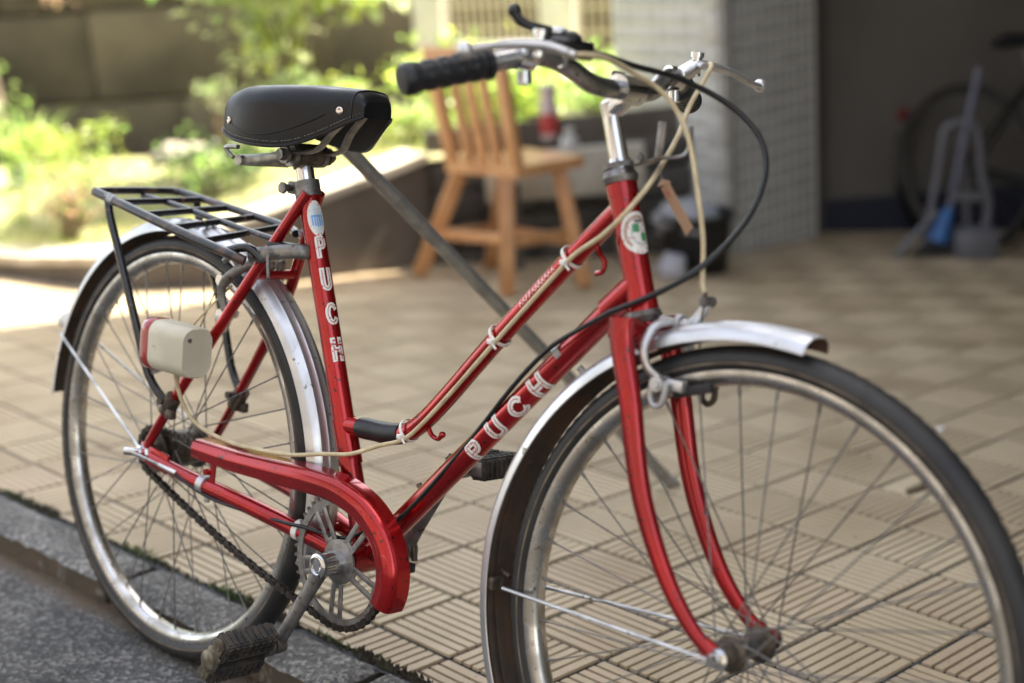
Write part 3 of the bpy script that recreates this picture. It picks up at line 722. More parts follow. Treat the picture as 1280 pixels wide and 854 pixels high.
GL_ = {  # strokes in a 0..1 (x) by 0..1 (y) box
 'P': [[(.2, 0), (.2, .92), (.5, .92)]+arcp(.5, .69, .24, 90, -90)+[(.2, .46)]],
 'U': [[(.18, 1), (.18, .35)]+arcp(.47, .33, .29, 180, 360)+[(.76, .35), (.76, 1)]],
 'C': [arcp(.52, .5, .36, 42, 318, 20, .46)],
 'H': [[(.18, 0), (.18, 1)], [(.78, 0), (.78, 1)], [(.18, .5), (.78, .5)]]}
def letter(ch, f, u0, v0, sx, sy, ex, ey, parent, w=0.0042, damaged=False):
    """ex, ey: directions of the letter's x and y in tube (u, v) coordinates"""
    mb = MB()
    def mp(p): x, y = (p[0]-.48)*sx, (p[1]-.5)*sy; return (u0+ex[0]*x+ey[0]*y, v0+ex[1]*x+ey[1]*y)
    for st in GL_[ch]: ribbon(mb, [mp(p) for p in st], w, f, 0.0)
    for st in GL_[ch]: ribbon(mb, [mp(p) for p in st], w*0.13, f, 0.00025, mi=1)
    if damaged:
        for (x0, y0, x1, y1) in ((.0, .80, 1, .70), (.62, .24, .95, .18)):
            ribbon(mb, [mp((x0, y0)), mp((x1, y1))], w*0.34, f, 0.0005, mi=1)
    o = mb.obj('letter', [PRINTW, PRINTR], parent, 0, fix=False); return o
# seat tube, letters one under another; u runs downwards
fs_ = wrapper(STT, BB, 0.0150, (0.90, -0.44, 0))
def st_u(z): return (STT.z-z)/(STT.z-BB.z)*(STT-BB).length
chk = fs_(0.1, 0.01); 
vsgn = 1 if (chk-fs_(0.1, 0)).dot(V((0.72, 0.69, 0))) > 0 else -1
for ch, z in (('P', 0.6765), ('U', 0.6320), ('C', 0.5870), ('H', 0.5400)):
    letter(ch, fs_, st_u(z), 0.0035*vsgn, 0.0170, 0.0270, (0, vsgn), (-1, 0), seat_tube, 0.0068, ch == 'H')
def ell(mb, f, u0, v0, a, b_, h, mi, n=28, a0=0, a1=360):
    rings = 5; vs = [f(u0, v0, h)]; fs = []
    for r_ in range(1, rings+1):
        for k in range(n):
            t = R_(a0+(a1-a0)*k/n); vs.append(f(u0+a*math.cos(t)*r_/rings, v0+b_*math.sin(t)*r_/rings, h))
    for k in range(n): fs.append((0, 1+k, 1+(k+1) % n))
    for r_ in range(rings-1):
        for k in range(n): fs.append((1+r_*n+k, 1+(r_+1)*n+k, 1+(r_+1)*n+(k+1) % n, 1+r_*n+(k+1) % n))
    mb.add(vs, fs, mi)
def patch(mb, f, u0, u1, v0, v1, h, mi):
    n = 6; vs = [f(u0+(u1-u0)*i/n, v0+(v1-v0)*j/n, h) for i in range(n+1) for j in range(n+1)]
    mb.add(vs, [(i*(n+1)+j, i*(n+1)+j+1, (i+1)*(n+1)+j+1, (i+1)*(n+1)+j) for i in range(n) for j in range(n)], mi)
mb = MB(); uc = st_u(0.7135)
ell(mb, fs_, uc, 0.003*vsgn, 0.0255, 0.0125, 0.0003, 0); ell(mb, fs_, uc, 0.0035*vsgn, 0.021, 0.0092, 0.0006, 2)
patch(mb, fs_, uc-0.0045, uc-0.0015, -0.0045*vsgn, 0.0105*vsgn, 0.0009, 1)
for k in range(5): patch(mb, fs_, uc-0.0012, uc+0.012-abs(k-2)*0.001, (-0.0042+k*0.0033)*vsgn, (-0.0021+k*0.0033)*vsgn, 0.0009, 1)
for k in range(3): patch(mb, fs_, uc-0.013+k*0.0035, uc-0.0115+k*0.0035, -0.001*vsgn, 0.008*vsgn, 0.0009, 3)
mb.obj('badge', [PRINTW, PRINTB, mat('pale_blue_print', (0.66, 0.72, 0.74), 0.4, coat=0.5), mat('grey_blue_print', (0.50, 0.58, 0.62), 0.4, coat=0.5)], seat_tube, 0, fix=False)
# down tube, letters reading upwards along the tube
DA, DB = BB+V((0.012, 0, 0.010)), V((0.868, 0, 0.703))
fd_ = wrapper(DA, DB, 0.0155, (0.62, -0.62, 0.10))
ddir = (DB-DA).normalized()
vs2 = 1 if (fd_(0.1, 0.01)-fd_(0.1, 0)).dot(V((-ddir.z, 0, ddir.x))) > 0 else -1
def dt_u(x): return (x-DA.x)/(DB.x-DA.x)*(DB-DA).length
for ch, x, v in (('P', 0.641, -0.001), ('U', 0.673, -0.001), ('C', 0.7055, -0.001), ('H', 0.7365, -0.001)):
    letter(ch, fd_, dt_u(x), v*vs2, 0.030, 0.0245, (1, 0), (0, vs2), down_tube, 0.0084)
# head badge: white disc, brown ring text band, green and white shield
fh_ = wrapper(HTt, HTb, 0.0168, (0.985, -0.30, 0.33))
hs_ = 1 if (fh_(0.05, 0.01)-fh_(0.05, 0)).dot(V((0.72, 0.69, 0))) > 0 else -1
mb = MB(); uh = 0.0620
ell(mb, fh_, uh, 0, 0.0245, 0.0205, 0.0004, 0, 36)
for k in range(40):
    a = R_(40+k*7.0); a2 = R_(40+k*7.0+4.8); vs = []
    for t in (a, a2):
        for rr in (0.66, 0.82): vs.append(fh_(uh+0.0245*rr*math.cos(t), 0.0205*rr*math.sin(t), 0.0007))
    mb.add(vs, [(0, 1, 3, 2)], 1)
ell(mb, fh_, uh+0.001, 0.001*hs_, 0.0135, 0.0100, 0.0008, 3, 24); ell(mb, fh_, uh+0.001, 0.001*hs_, 0.0122, 0.0088, 0.0010, 0, 24)
patch(mb, fh_, uh-0.010, uh-0.0005, -0.007*hs_, 0.0005*hs_, 0.0013, 2); patch(mb, fh_, uh+0.0005, uh+0.010, 0.0015*hs_, 0.0085*hs_, 0.0013, 2)
patch(mb, fh_, uh-0.0145, uh-0.0125, -0.004*hs_, 0.006*hs_, 0.0013, 4)
mb.obj('badge', [PRINTW, PRINTBR, PRINTG, mat('grey_print', (0.35, 0.35, 0.35), 0.5, coat=0.5), PRINTK], head_tube, 0, fix=False)
# worn script on the top tube, half under the cable
ft_ = wrapper((0.654, 0, 0.603), (0.749, 0, 0.702), 0.0128, (0.25, -0.95, 0.15))
tv = 1 if (ft_(0.05, 0.01)-ft_(0.05, 0)).dot(V((-0.72, 0, 0.69))) > 0 else -1
mb = MB()
for k in range(11):
    u = 0.070+k*0.0066; hgt = (0.0075, 0.0045, 0.0050, 0.0070, 0.0045, 0.0050, 0.0068, 0.0045, 0.0072, 0.0045, 0.0050)[k]
    ribbon(mb, [(u, 0.0010*tv), (u+0.0028, (0.0010+hgt)*tv)], 0.0012, ft_, 0.0003)
    ribbon(mb, [(u+0.0028, (0.001+hgt*0.55)*tv), (u+0.0048, 0.0010*tv)], 0.0010, ft_, 0.0003)
mb.obj('script_lettering', [PRINTW], top_tube, 0, fix=False)
# head-tube scratch marks and headset
part('headset_cup', STEEL, (tube, [HTb-SK*0.012, HTb-SK*0.006, HTb-SK*0.005, HTb+SK*0.001], [0.0175, 0.0205, 0.0212, 0.0195], 28))
part('headset_cup', STEEL, (tube, [HTt-SK*0.001, HTt+SK*0.006, HTt+SK*0.007, HTt+SK*0.014], [0.0195, 0.0215, 0.0205, 0.0175], 28), (tube, [HTt+SK*0.016, HTt+SK*0.022], 0.0185, 8))
part('headlamp_bracket', STEEL, (tube, P3([(0.815, 0, 0.836), (0.833, 0, 0.834), (0.858, 0, 0.838), (0.886, 0, 0.848)]), 0.011, 12, True, 0, 4, None, ((0, 1, 0), 1.0, 0.11)),
     (tube, P3([(0.884, -0.010, 0.846), (0.886, -0.012, 0.868), (0.886, -0.012, 0.886)]), 0.0052, 10, True, 0, 3, None, ((1, 0, 0), 1.0, 0.25)),
     (tube, P3([(0.886, -0.010, 0.847), (0.898, 0.0, 0.848), (0.908, 0.010, 0.856), (0.909, 0.012, 0.884)]), 0.0075, 10, True, 0, 4, None, ((1, 0.6, 0), 1.0, 0.25)),
     (cyl, (0.852, 0, 0.842), (0.856, 0, 0.848), 0.005, 8), T=ST)
# ---- fork
fork = part('fork', RED, (tube, [SO+SK*0.340, HTb-SK*0.010], 0.0140, 20), (bar, (0.883, -0.048, 0.650), (0.883, 0.048, 0.650), 0.036, 0.030, (0.34, 0, 0.94), 0.009), T=ST)
for s in (-1, 1):
    part('fork_blade', RED, (tube, [(0.884, s*0.045, 0.668), (0.889, s*0.0455, 0.636), (0.908, s*0.0485, 0.583), (0.932, s*0.050, 0.498), (0.9575, s*0.0505, 0.440), (0.990, s*0.051, 0.388), (1.026, s*0.052, 0.350), (1.056, s*0.0525, 0.3305)],
         [0.0158, 0.0145, 0.0138, 0.0125, 0.0115, 0.0103, 0.0090, 0.0080], 18, True, 0, 6, None, ((1, 0, 0), 1.0, 0.82)), (bar, (1.040, s*0.0525, 0.340), (1.066, s*0.0525, 0.326), 0.005, 0.022, (0, 0, 1), 0.002), parent=fork, T=ST)

# ---- wheels
def wheel(M, label, rear=False):
    prof = [(0.3035, 0.0142), (0.3005, 0.0148), (0.2955, 0.0140), (0.2915, 0.0128), (0.2885, 0.0098), (0.2862, 0.0050), (0.2855, 0), (0.2862, -0.0050), (0.2885, -0.0098), (0.2915, -0.0128), (0.2955, -0.0140), (0.3005, -0.0148), (0.3035, -0.0142), (0.3030, -0.011), (0.3030, 0.011)]
    mb = MB(); lathe(mb, prof, seg=144, closed=True); w = mb.obj('wheel', RIMM, bike, M=M); w['label'] = label
    tp = [(0.3020, 0.0128), (0.3045, 0.0150), (0.3085, 0.0172), (0.3102, 0.0177), (0.3118, 0.0180), (0.3160, 0.0176), (0.3205, 0.0160), (0.3243, 0.0128), (0.3275, 0.0085), (0.3292, 0.0040), (0.3297, 0)]
    prof = tp+[(r, -y) for r, y in tp[-2::-1]]
    mi = [0, 0, 0, 1, 0, 0, 0, 0, 0, 0]; mi = mi+mi[::-1]
    def wob(k, i, r, h):
        j = i if i <= 10 else 20-i
        if j in (7, 8): r += 0.0016*(k % 2)-0.0004
        if j == 6: h *= 1+0.06*(k % 2)
        return r, h
    mb = MB(); lathe(mb, prof, seg=240, mi=mi, wob=wob); mb.obj('tyre', [RUB, TAN], w)
    mb = MB()
    if rear:
        lathe(mb, [(0.005, -0.075), (0.005, -0.058), (0.012, -0.056), (0.012, -0.050), (0.018, -0.048), (0.020, -0.036), (0.032, -0.034), (0.032, -0.029), (0.026, -0.026), (0.029, -0.010), (0.029, 0.012), (0.026, 0.026), (0.034, 0.029), (0.034, 0.033), (0.018, 0.036), (0.015, 0.052), (0.005, 0.054), (0.005, 0.075)], seg=32)
    else:
        lathe(mb, [(0.0045, -0.064), (0.0045, -0.050), (0.010, -0.048), (0.013, -0.040), (0.014, -0.034), (0.0205, -0.031), (0.0205, -0.0285), (0.014, -0.026), (0.0105, -0.018), (0.0105, 0.018), (0.014, 0.026), (0.0205, 0.0285), (0.0205, 0.031), (0.014, 0.034), (0.013, 0.040), (0.010, 0.048), (0.0045, 0.050), (0.0045, 0.064)], seg=28)
    hub = mb.obj('hub', OILY, w)
    if not rear: part('hub_shell', STEEL, (tube, [(0, -0.022, 0), (0, 0.022, 0)], 0.0112, 18), parent=w)
    sm = MB(); tube(sm, [(0, 0, 0), (0, 0, 1)], 0.00105, 6)
    sme = sm.mesh('spoke', STEEL, 40)
    nm = MB(); tube(nm, [(0, 0, 0), (0, 0, 0.008), (0, 0, 0.013)], [0.0019, 0.0019, 0.0014], 8); nme = nm.mesh('nipple', STEEL, 40)
    fr = 0.030 if rear else 0.0190
    for k in range(36):
        side = -1 if k % 2 else 1
        ar = 2*math.pi*(k+0.35)/36
        dirn = 1 if (k//2) % 2 else -1
        ah = ar+dirn*R_(62)
        a = V((fr*math.cos(ah), side*0.030, fr*math.sin(ah))); b_ = V((0.2860*math.cos(ar), side*0.002, 0.2860*math.sin(ar)))
        d = b_-a; q = d.to_track_quat('Z', 'Y').to_matrix().to_4x4()
        link('spoke', sme, w, Matrix.Translation(a) @ q @ Matrix.Diagonal((1, 1, d.length, 1)))
        q2 = (-d).to_track_quat('Z', 'Y').to_matrix().to_4x4()
        link('spoke_nipple', nme, w, Matrix.Translation(b_) @ q2)
    return w
rear_w = wheel(Matrix.Translation((0, 0, R0)), 'rear wheel beside the kerb', True)
front_w = wheel(ST @ Matrix.Translation((L0, 0, R0)) @ Matrix.Rotation(R_(4), 4, 'Y'), 'front wheel turned slightly away')
va = R_(55); GREASE0 = mat('brown_brass', (0.13, 0.10, 0.06), 0.5, 0.5)
part('valve', GREASE0, (tube, [(0.286*math.cos(va), 0, 0.286*math.sin(va)), (0.2655*math.cos(va+.03), 0, 0.2655*math.sin(va+.03))], [0.0048, 0.0038], 8), parent=front_w)
for s in (-1, 1):
    part('axle_nut', CHROME, (cyl, (L0, s*0.0555, R0), (L0, s*0.0640, R0), 0.0095, 6), (tube, [(L0, s*0.064, R0), (L0, s*0.070, R0)], [0.007, 0.0055], 12), (cyl, (L0, s*0.0545, R0), (L0, s*0.0560, R0), 0.012, 16), T=ST)
    part('axle_nut', CHROME, (cyl, (0, s*0.0655, R0), (0, s*0.0745, R0), 0.0100, 6), (cyl, (0, s*0.0742, R0), (0, s*0.082, R0), 0.0055, 10), (cyl, (0, s*0.0645, R0), (0, s*0.0658, R0), 0.013, 16))

# ---- mudguards (metal outside, brown road dirt inside)
def guard_mesh(cx, cz, a0, a1, rf, hw=0.026, T=None, n=70, flare=0.0):
    prof = [(-1.0, -0.0170), (-0.93, -0.0085), (-0.80, -0.0035), (-0.56, -0.0012), (-0.47, 0.0012), (-0.30, 0.0004), (-0.13, 0.0006), (0, 0.0028), (0.13, 0.0006), (0.30, 0.0004), (0.47, 0.0012), (0.56, -0.0012), (0.80, -0.0035), (0.93, -0.0085), (1.0, -0.0170)]
    t_ = 0.0011; K = len(prof); vs = []; fs = []; mi = []
    for i in range(n+1):
        a = R_(a0+(a1-a0)*i/n); rc = rf(math.degrees(a))
        for (y, dr), th in [(p, 0) for p in prof]+[(p, t_) for p in prof]:
            r = rc+dr-th; yy = y*hw*(1+flare*(1-min(1, i/5.0)))
            if th: yy *= 0.975
            vs.append((cx+r*math.cos(a), yy, cz+r*math.sin(a)))
    K2 = 2*K
    for i in range(n):
        for k in range(K-1):
            fs.append((i*K2+k, i*K2+k+1, (i+1)*K2+k+1, (i+1)*K2+k)); mi.append(0)
            fs.append((i*K2+K+k+1, i*K2+K+k, (i+1)*K2+K+k, (i+1)*K2+K+k+1)); mi.append(1)
        for k in (0, K-1): fs.append((i*K2+k, (i+1)*K2+k, (i+1)*K2+K+k, i*K2+K+k)); mi.append(0)
    for i in (0, n):
        for k in range(K-1): fs.append((i*K2+k, i*K2+k+1, i*K2+K+k+1, i*K2+K+k)); mi.append(0)
    mb = MB(); mb.add(vs, fs, mi)
    if T is not None: mb.v = [tuple(T @ V(v)) for v in mb.v]
    return mb
def rfront(a):
    a = a % 360; return 0.350+0.021*max(0, min(1, (a-88)/85))
FALU = mat('mudguard_metal', (0.70, 0.70, 0.71), 0.30, 0.85, col2=(0.58, 0.58, 0.58), nscale=18, rough2=0.42, col3=(0.20, 0.16, 0.13), n3=70, lo3=0.66, hi3=0.72, bump=0.15, bscale=60)
fm = guard_mesh(L0, R0, 83, 222, rfront, 0.0265, ST).obj('mudguard', [FALU, FINN], bike); fm['label'] = 'front mudguard'
rm = guard_mesh(0, R0, 176, -16, lambda a: 0.3535+0.008*max(0, min(1, (60-a)/60)), 0.0265).obj('mudguard', [FALU, FINN], bike); rm['label'] = 'rear mudguard'
part('stay', ALU, (tube, [(0.732, -0.022, 0.313), (0.86, -0.036, 0.318), (1.058, -0.057, 0.326)], 0.0024, 8, True, 0, 3), parent=fm, T=ST)
part('stay', ALU, (tube, [(0.732, 0.022, 0.313), (0.86, 0.036, 0.318), (1.058, 0.057, 0.326)], 0.0024, 8, True, 0, 3), parent=fm, T=ST)
part('stay_clip', OILY, (box, (0.713, -0.014, 0.314), (0.010, 0.020, 0.016), None, 0.002), (tube, [(0.712, -0.004, 0.328), (0.724, -0.012, 0.330), (0.735, -0.014, 0.327)], 0.003, 8), parent=fm, T=ST)
for s in (-1, 1):
    part('stay', ALU, (tube, [(-0.326, s*0.024, 0.462), (-0.2, s*0.040, 0.410), (-0.004, s*0.070, 0.336)], 0.0024, 8, True, 0, 3), parent=rm)
part('rear_reflector', WHITEPL, (lathe, [(0.0001, 0.0), (0.010, 0.002), (0.015, 0.009), (0.015, 0.016), (0.0001, 0.018)], (-0.335, 0, 0.474), (-0.9, 0, 0.42), 20), parent=rm)

# ---- drive train
CRM = mat('dull_ring_metal', (0.32, 0.31, 0.30), 0.45, 0.85, col2=(0.22, 0.21, 0.20), nscale=70, col3=(0.12, 0.09, 0.07), n3=110, lo3=0.62, hi3=0.7)
CR = part('chainring', CRM, (lathe, [(0.0768, -0.0015), (0.0868, -0.0015), (0.0868, 0.0015), (0.0768, 0.0015)], BB+V((0, -0.0465, 0)), (0, 1, 0), 92, 0, True),
          (lathe, [(0.012, -0.0035), (0.022, -0.0030), (0.0305, -0.0016), (0.0305, 0.0015), (0.012, 0.0015)], BB+V((0, -0.0465, 0)), (0, 1, 0), 40, 0, True))
mb = MB()
for k in range(46):
    a = 2*math.pi*k/46; c0, s0 = math.cos(a), math.sin(a); e = 0.0034
    vs = []
    for y in (-0.0479, -0.0451):
        for rr, w_ in ((0.0862, e), (0.0905, e*0.75), (0.0928, e*0.28)):
            for sg in (-1, 1): vs.append((BB.x+rr*c0-sg*w_*s0, y, BB.z+rr*s0+sg*w_*c0))
    mb.add(vs, [(0, 1, 3, 2), (2, 3, 5, 4), (6, 8, 9, 7), (8, 10, 11, 9), (0, 2, 8, 6), (2, 4, 10, 8), (1, 7, 9, 3), (3, 9, 11, 5), (4, 5, 11, 10)])
mb.obj('teeth', STEEL, CR)
for k in range(5):
    a = R_(72*k+54)
    for s in (-1, 1):
        n_ = V((math.cos(a), 0, math.sin(a))); t_ = V((-math.sin(a), 0, math.cos(a)))
        p0 = BB+V((0, -0.0465, 0))+n_*0.024+t_*s*0.0072; p1 = BB+V((0, -0.0465, 0))+n_*0.0795+t_*s*0.0092
        if s > 0: part('web', CRM, (bar, BB+V((0, -0.0465, 0))+n_*0.026, BB+V((0, -0.0465, 0))+n_*0.036, 0.020, 0.0024, (0, 1, 0), 0.0006), (bar, BB+V((0, -0.0465, 0))+n_*0.0715, BB+V((0, -0.0465, 0))+n_*0.0785, 0.026, 0.0024, (0, 1, 0), 0.0006), parent=CR)
        part('arm', CRM, (bar, p0, p1, 0.0078, 0.0027, (0, 1, 0), 0.0008), parent=CR)
CE = V((0.376, 0, 0.144)); cd = (CE-BB).normalized()
def crank(s, label):
    e = BB+(CE-BB)*(-1 if s > 0 else 1)
    return part('crank', STEEL, (tube, [BB+V((0, s*0.056, 0)), BB+V((0, s*0.062, 0))+(e-BB)*0.12, e+V((0, s*0.086, 0))-(e-BB)*0.04, e+V((0, s*0.086, 0))+(e-BB).normalized()*0.008], [0.0135, 0.0125, 0.0095, 0.0085], 16, True, 0, 4, None, ((0, 1, 0), 0.62, 1.0)) if False else
         (tube, [BB+V((0, s*0.073, 0)), BB+V((0, s*0.076, 0))+(e-BB)*0.3, e+V((0, s*0.086, 0)), e+V((0, s*0.086, 0))+(e-BB).normalized()*0.006], [0.0140, 0.0112, 0.0100, 0.0085], 18, True, 0, 5, None, ((0, 1, 0), 0.60, 1.0)),
         (cyl, e+V((0, s*0.078, 0)), e+V((0, s*0.094, 0)), 0.0125, 20), (cyl, BB+V((0, s*0.066, 0)), BB+V((0, s*0.083, 0)), 0.0165, 24), label=label)
ck = crank(-1, 'right crank pointing down'); crank(1, 'left crank pointing up')
part('crank_sleeve', CHROME, (cyl, BB+V((0, -0.0475, 0)), BB+V((0, -0.080, 0)), 0.0165, 28), (lathe, [(0.016, 0), (0.0165, -0.0015), (0.0135, -0.004), (0.0115, -0.004), (0.0110, -0.0015), (0.0075, -0.0015), (0.0070, -0.003), (0.0001, -0.003)], BB+V((0, -0.083, 0)), (0, 1, 0), 28), parent=ck)
part('cotter_pin', OILY, (cyl, BB+V((0.020, 0.074, -0.012)), BB+V((0.012, 0.074, 0.024)), 0.0045, 10), (cyl, BB+V((0.010, 0.074, 0.022)), BB+V((0.0085, 0.074, 0.030)), 0.007, 6))
part('cable_pulley', CHROME, (tube, [BB+V((0.022, 0.03, -0.005)), BB+V((0.030, 0.045, 0.004)), BB+V((0.032, 0.050, -0.006))], 0.0045, 10, True, 0, 3))
part('cable_pulley', BLKPL, (box, BB+V((0.030, 0.055, -0.016)), (0.014, 0.014, 0.014), None, 0.003))
# pedals: block body with two rubber treads and a steel end plate
PRUB = mat('pedal_rubber', (0.022, 0.020, 0.019), 0.7, 0, col2=(0.055, 0.046, 0.037), nscale=60, bump=0.4, bscale=220)
GREASE = mat('greasy_plate', (0.24, 0.22, 0.17), 0.45, 0.6, col2=(0.12, 0.10, 0.07), nscale=60)
def pedal(e, s, ang, label):
    M = Matrix.Translation(e+V((0, s*0.098, 0))) @ Matrix.Rotation(R_(ang), 4, 'Y')
    root_mb = MB(); tube(root_mb, [(0, 0, 0), (0, s*0.098, 0)], 0.0085, 14, T=M); tube(root_mb, [(0, 0, 0), (0, s*0.012, 0)], 0.014, 14, T=M)
    box(root_mb, (0, s*0.052, 0), (0.050, 0.088, 0.004), T=M)
    o = root_mb.obj('pedal', STEEL, bike); o['label'] = label
    for sx in (-1, 1):
        mb = MB(); box(mb, (sx*0.0235, s*0.052, 0), (0.028, 0.084, 0.026), None, 0.003, T=M)
        for zz in (-1, 1):
            for k in range(8):
                for r_ in range(2):
                    box(mb, (sx*0.0235+(r_-0.5)*0.013, s*(0.016+k*0.0103), zz*0.0138), (0.0095, 0.0068, 0.0034), None, 0.0, T=M)
        for k in range(9): box(mb, (sx*0.0382, s*(0.014+k*0.0094), 0), (0.0025, 0.0055, 0.020), None, 0.0, T=M)
        mb.obj('tread_block', PRUB, o, 30)
    mb = MB(); box(mb, (0, s*0.0965, 0), (0.066, 0.003, 0.020), None, 0.0014, T=M); box(mb, (0, s*0.0965, 0), (0.030, 0.0032, 0.029), None, 0.0014, T=M)
    for sx in (-1, 1): cyl(mb, (sx*0.0275, s*0.097, 0), (sx*0.0275, s*0.101, 0), 0.0065, 6, T=M); cyl(mb, (sx*0.0275, s*0.0958, 0), (sx*0.0275, s*0.0990, 0), 0.0100, 16, T=M)
    lathe(mb, [(0.0145, 0), (0.0140, s*0.006), (0.009, s*0.0085), (0.0001, s*0.009)], (0, s*0.0975, 0), (0, 1, 0), 18, T=M)
    mb.obj('end_plate', GREASE, o)
    mb = MB(); box(mb, (0, s*0.010, 0), (0.066, 0.003, 0.020), None, 0.0014, T=M); mb.obj('inner_plate', STEEL, o)
    return o
pedal(V((0.376, 0, 0.144)), -1, -56, 'near pedal with greasy end plate'); pedal(BB+(BB-CE), 1, -6, 'far pedal')
# chain
SC = V((0, -0.0465, R0)); rS, rC = 0.036, 0.0895; CB = BB+V((0, -0.0465, 0))
dv = CB-SC; D0 = dv.length; base = math.atan2(dv.z, dv.x); off = math.asin((rC-rS)/D0)
path = []
def onc(c, r, a): return V((c.x+r*math.cos(a), c.y, c.z+r*math.sin(a)))
aU = base+math.pi/2+off; aL = base-math.pi/2-off
n1 = 26
for k in range(n1+1): path.append(onc(CB, rC, aL+(aU-aL+0)*k/n1))     # round the front of the chainring
path += [onc(CB, rC, aU).lerp(onc(SC, rS, aU), k/30) for k in range(1, 31)]
for k in range(1, 15): path.append(onc(SC, rS, aU+(aL+2*math.pi-aU)*k/14))
pL = [onc(SC, rS, aL).lerp(onc(CB, rC, aL), k/30) for k in range(1, 30)]
for k, p in enumerate(pL): p.z -= 0.010*math.sin(math.pi*(k+1)/30)
path += pL
tot = 0; segs = []
for a, b_ in zip(path, path[1:]+path[:1]): segs.append((tot, a, b_)); tot += (b_-a).length
NL = int(round(tot/0.0127)); pit = tot/NL
def at_s(s_):
    s_ %= tot
    for t0, a, b_ in segs:
        L = (b_-a).length
        if s_ <= t0+L+1e-9: return a.lerp(b_, (s_-t0)/max(L, 1e-9))
    return path[0]
CHN = mat('greasy_chain', (0.075, 0.062, 0.052), 0.42, 0.6, col2=(0.035, 0.030, 0.026), nscale=80)
mb = MB()
for k in range(NL):
    p = at_s(k*pit); cyl(mb, p+V((0, -0.0042, 0)), p+V((0, 0.0042, 0)), 0.0036, 8)
chain = mb.obj('chain', CHN, bike)
def linkmesh(yo, w_):
    mb = MB(); p = pit
    for y in (-yo, yo):
        out = []
        for k in range(7): a = R_(90+30*k); out.append((-p/2+0.0050*math.cos(a), 0.0050*math.sin(a)))
        out.append((0, -0.0034))
        for k in range(7): a = R_(-90+30*k); out.append((p/2+0.0050*math.cos(a), 0.0050*math.sin(a)))
        out.append((0, 0.0034)); n = len(out)
        vs = [(x, y-w_/2, z) for x, z in out]+[(x, y+w_/2, z) for x, z in out]
        mb.add(vs, [tuple(range(n)), tuple(range(2*n-1, n-1, -1))]+[(k, (k+1) % n, n+(k+1) % n, n+k) for k in range(n)])
    return mb.mesh('link', CHN, 30)
lm1, lm2 = linkmesh(0.0024, 0.0010), linkmesh(0.0038, 0.0010)
for k in range(NL):
    a, b_ = at_s(k*pit), at_s((k+1)*pit); d = b_-a
    link('link', lm1 if k % 2 else lm2, chain, Matrix.Translation((a+b_)/2) @ Matrix.Rotation(-math.atan2(d.z, d.x), 4, 'Y'))
spr = part('sprocket', OILY, (lathe, [(0.012, -0.001), (0.034, -0.001), (0.034, 0.001), (0.012, 0.001)], SC, (0, 1, 0), 36, 0, True))
# chain guard: open hockey-stick channel with a raised rib
gp = P3([(0.118, 0, 0.3600), (0.20, 0, 0.3605), (0.30, 0, 0.3655), (0.385, 0, 0.3700), (0.440, 0, 0.3690), (0.490, 0, 0.3560), (0.528, 0, 0.3290), (0.5465, 0, 0.2950), (0.549, 0, 0.2640), (0.541, 0, 0.2380)])
gpath = catmull(gp, 8)
sec = [(-0.0165, -0.0590), (-0.0140, -0.0615), (-0.0100, -0.0622), (-0.0060, -0.0620), (-0.0030, -0.0632), (0.0005, -0.0638), (0.0040, -0.0632), (0.0065, -0.0618), (0.0105, -0.0610), (0.0140, -0.0585), (0.0162, -0.0545), (0.0170, -0.0490), (0.0172, -0.0300), (0.0160, -0.0300), (0.0158, -0.0490), (0.0148, -0.0535), (0.0120, -0.0575), (-0.0100, -0.0600), (-0.0150, -0.0580)]
mb = MB(); vs = []; fs = []; K = len(sec); N = len(gpath)
for i, p in enumerate(gpath):
    d = (gpath[min(i+1, N-1)]-gpath[max(i-1, 0)]).normalized(); nrm = V((-d.z, 0, d.x)); sc_ = 0.82+0.18*min(1, i/20)
    if i > N-4: sc_ *= 0.97
    for n_, y in sec: q = p+nrm*n_*sc_; vs.append((q.x, y, q.z))
for i in range(N-1):
    for k in range(K): l = (k+1) % K; fs.append((i*K+k, i*K+l, (i+1)*K+l, (i+1)*K+k))
fs += [tuple(range(K))[::-1], tuple((N-1)*K+k for k in range(K))]
mb.add(vs, fs); cg = mb.obj('chain_guard', RED, bike, 62)
part('bracket', RED, (bar, (0.170, -0.058, 0.352), (0.168, -0.058, 0.318), 0.010, 0.003, (0, 1, 0)), (cyl, (0.157, -0.064, 0.333), (0.157, -0.05, 0.333), 0.005, 8), parent=cg)
# hub gear cable and chain-stay clips
part('gear_chain', CHROME, (tube, [(-0.012, -0.084, 0.331), (0.02, -0.082, 0.329), (0.062, -0.076, 0.324)], 0.0022, 8), (tube, [(0.060, -0.076, 0.324), (0.098, -0.072, 0.319)], 0.0038, 10), (cyl, (-0.016, -0.088, 0.331), (-0.002, -0.078, 0.331), 0.0062, 10))
part('gear_cable', CABLEB, (tube, [(0.098, -0.072, 0.317), (0.14, -0.068, 0.305), (0.19, -0.064, 0.298), (0.264, -0.056, 0.297), (0.330, -0.052, 0.299), (0.370, -0.050, 0.302), (0.41, -0.045, 0.302), (0.45, -0.036, 0.305), (0.484, -0.028, 0.330), (0.500, -0.022, 0.345)], 0.0026, 10, True, 0, 5))
def clip(name, a, b_, r, m_, par=bike): return part(name, m_, (tube, [a, b_], r, 18), (box, V(a)+V((0, 0, -r-0.004)), (0.008, 0.006, 0.012), None, 0.001), parent=par)
clip('cable_clip', (0.156, -0.0565, 0.3115), (0.143, -0.0575, 0.3128), 0.0142, ALU)
clip('cable_clip', (0.352, -0.0360, 0.2895), (0.343, -0.0370, 0.2908), 0.0148, WHITEPL)

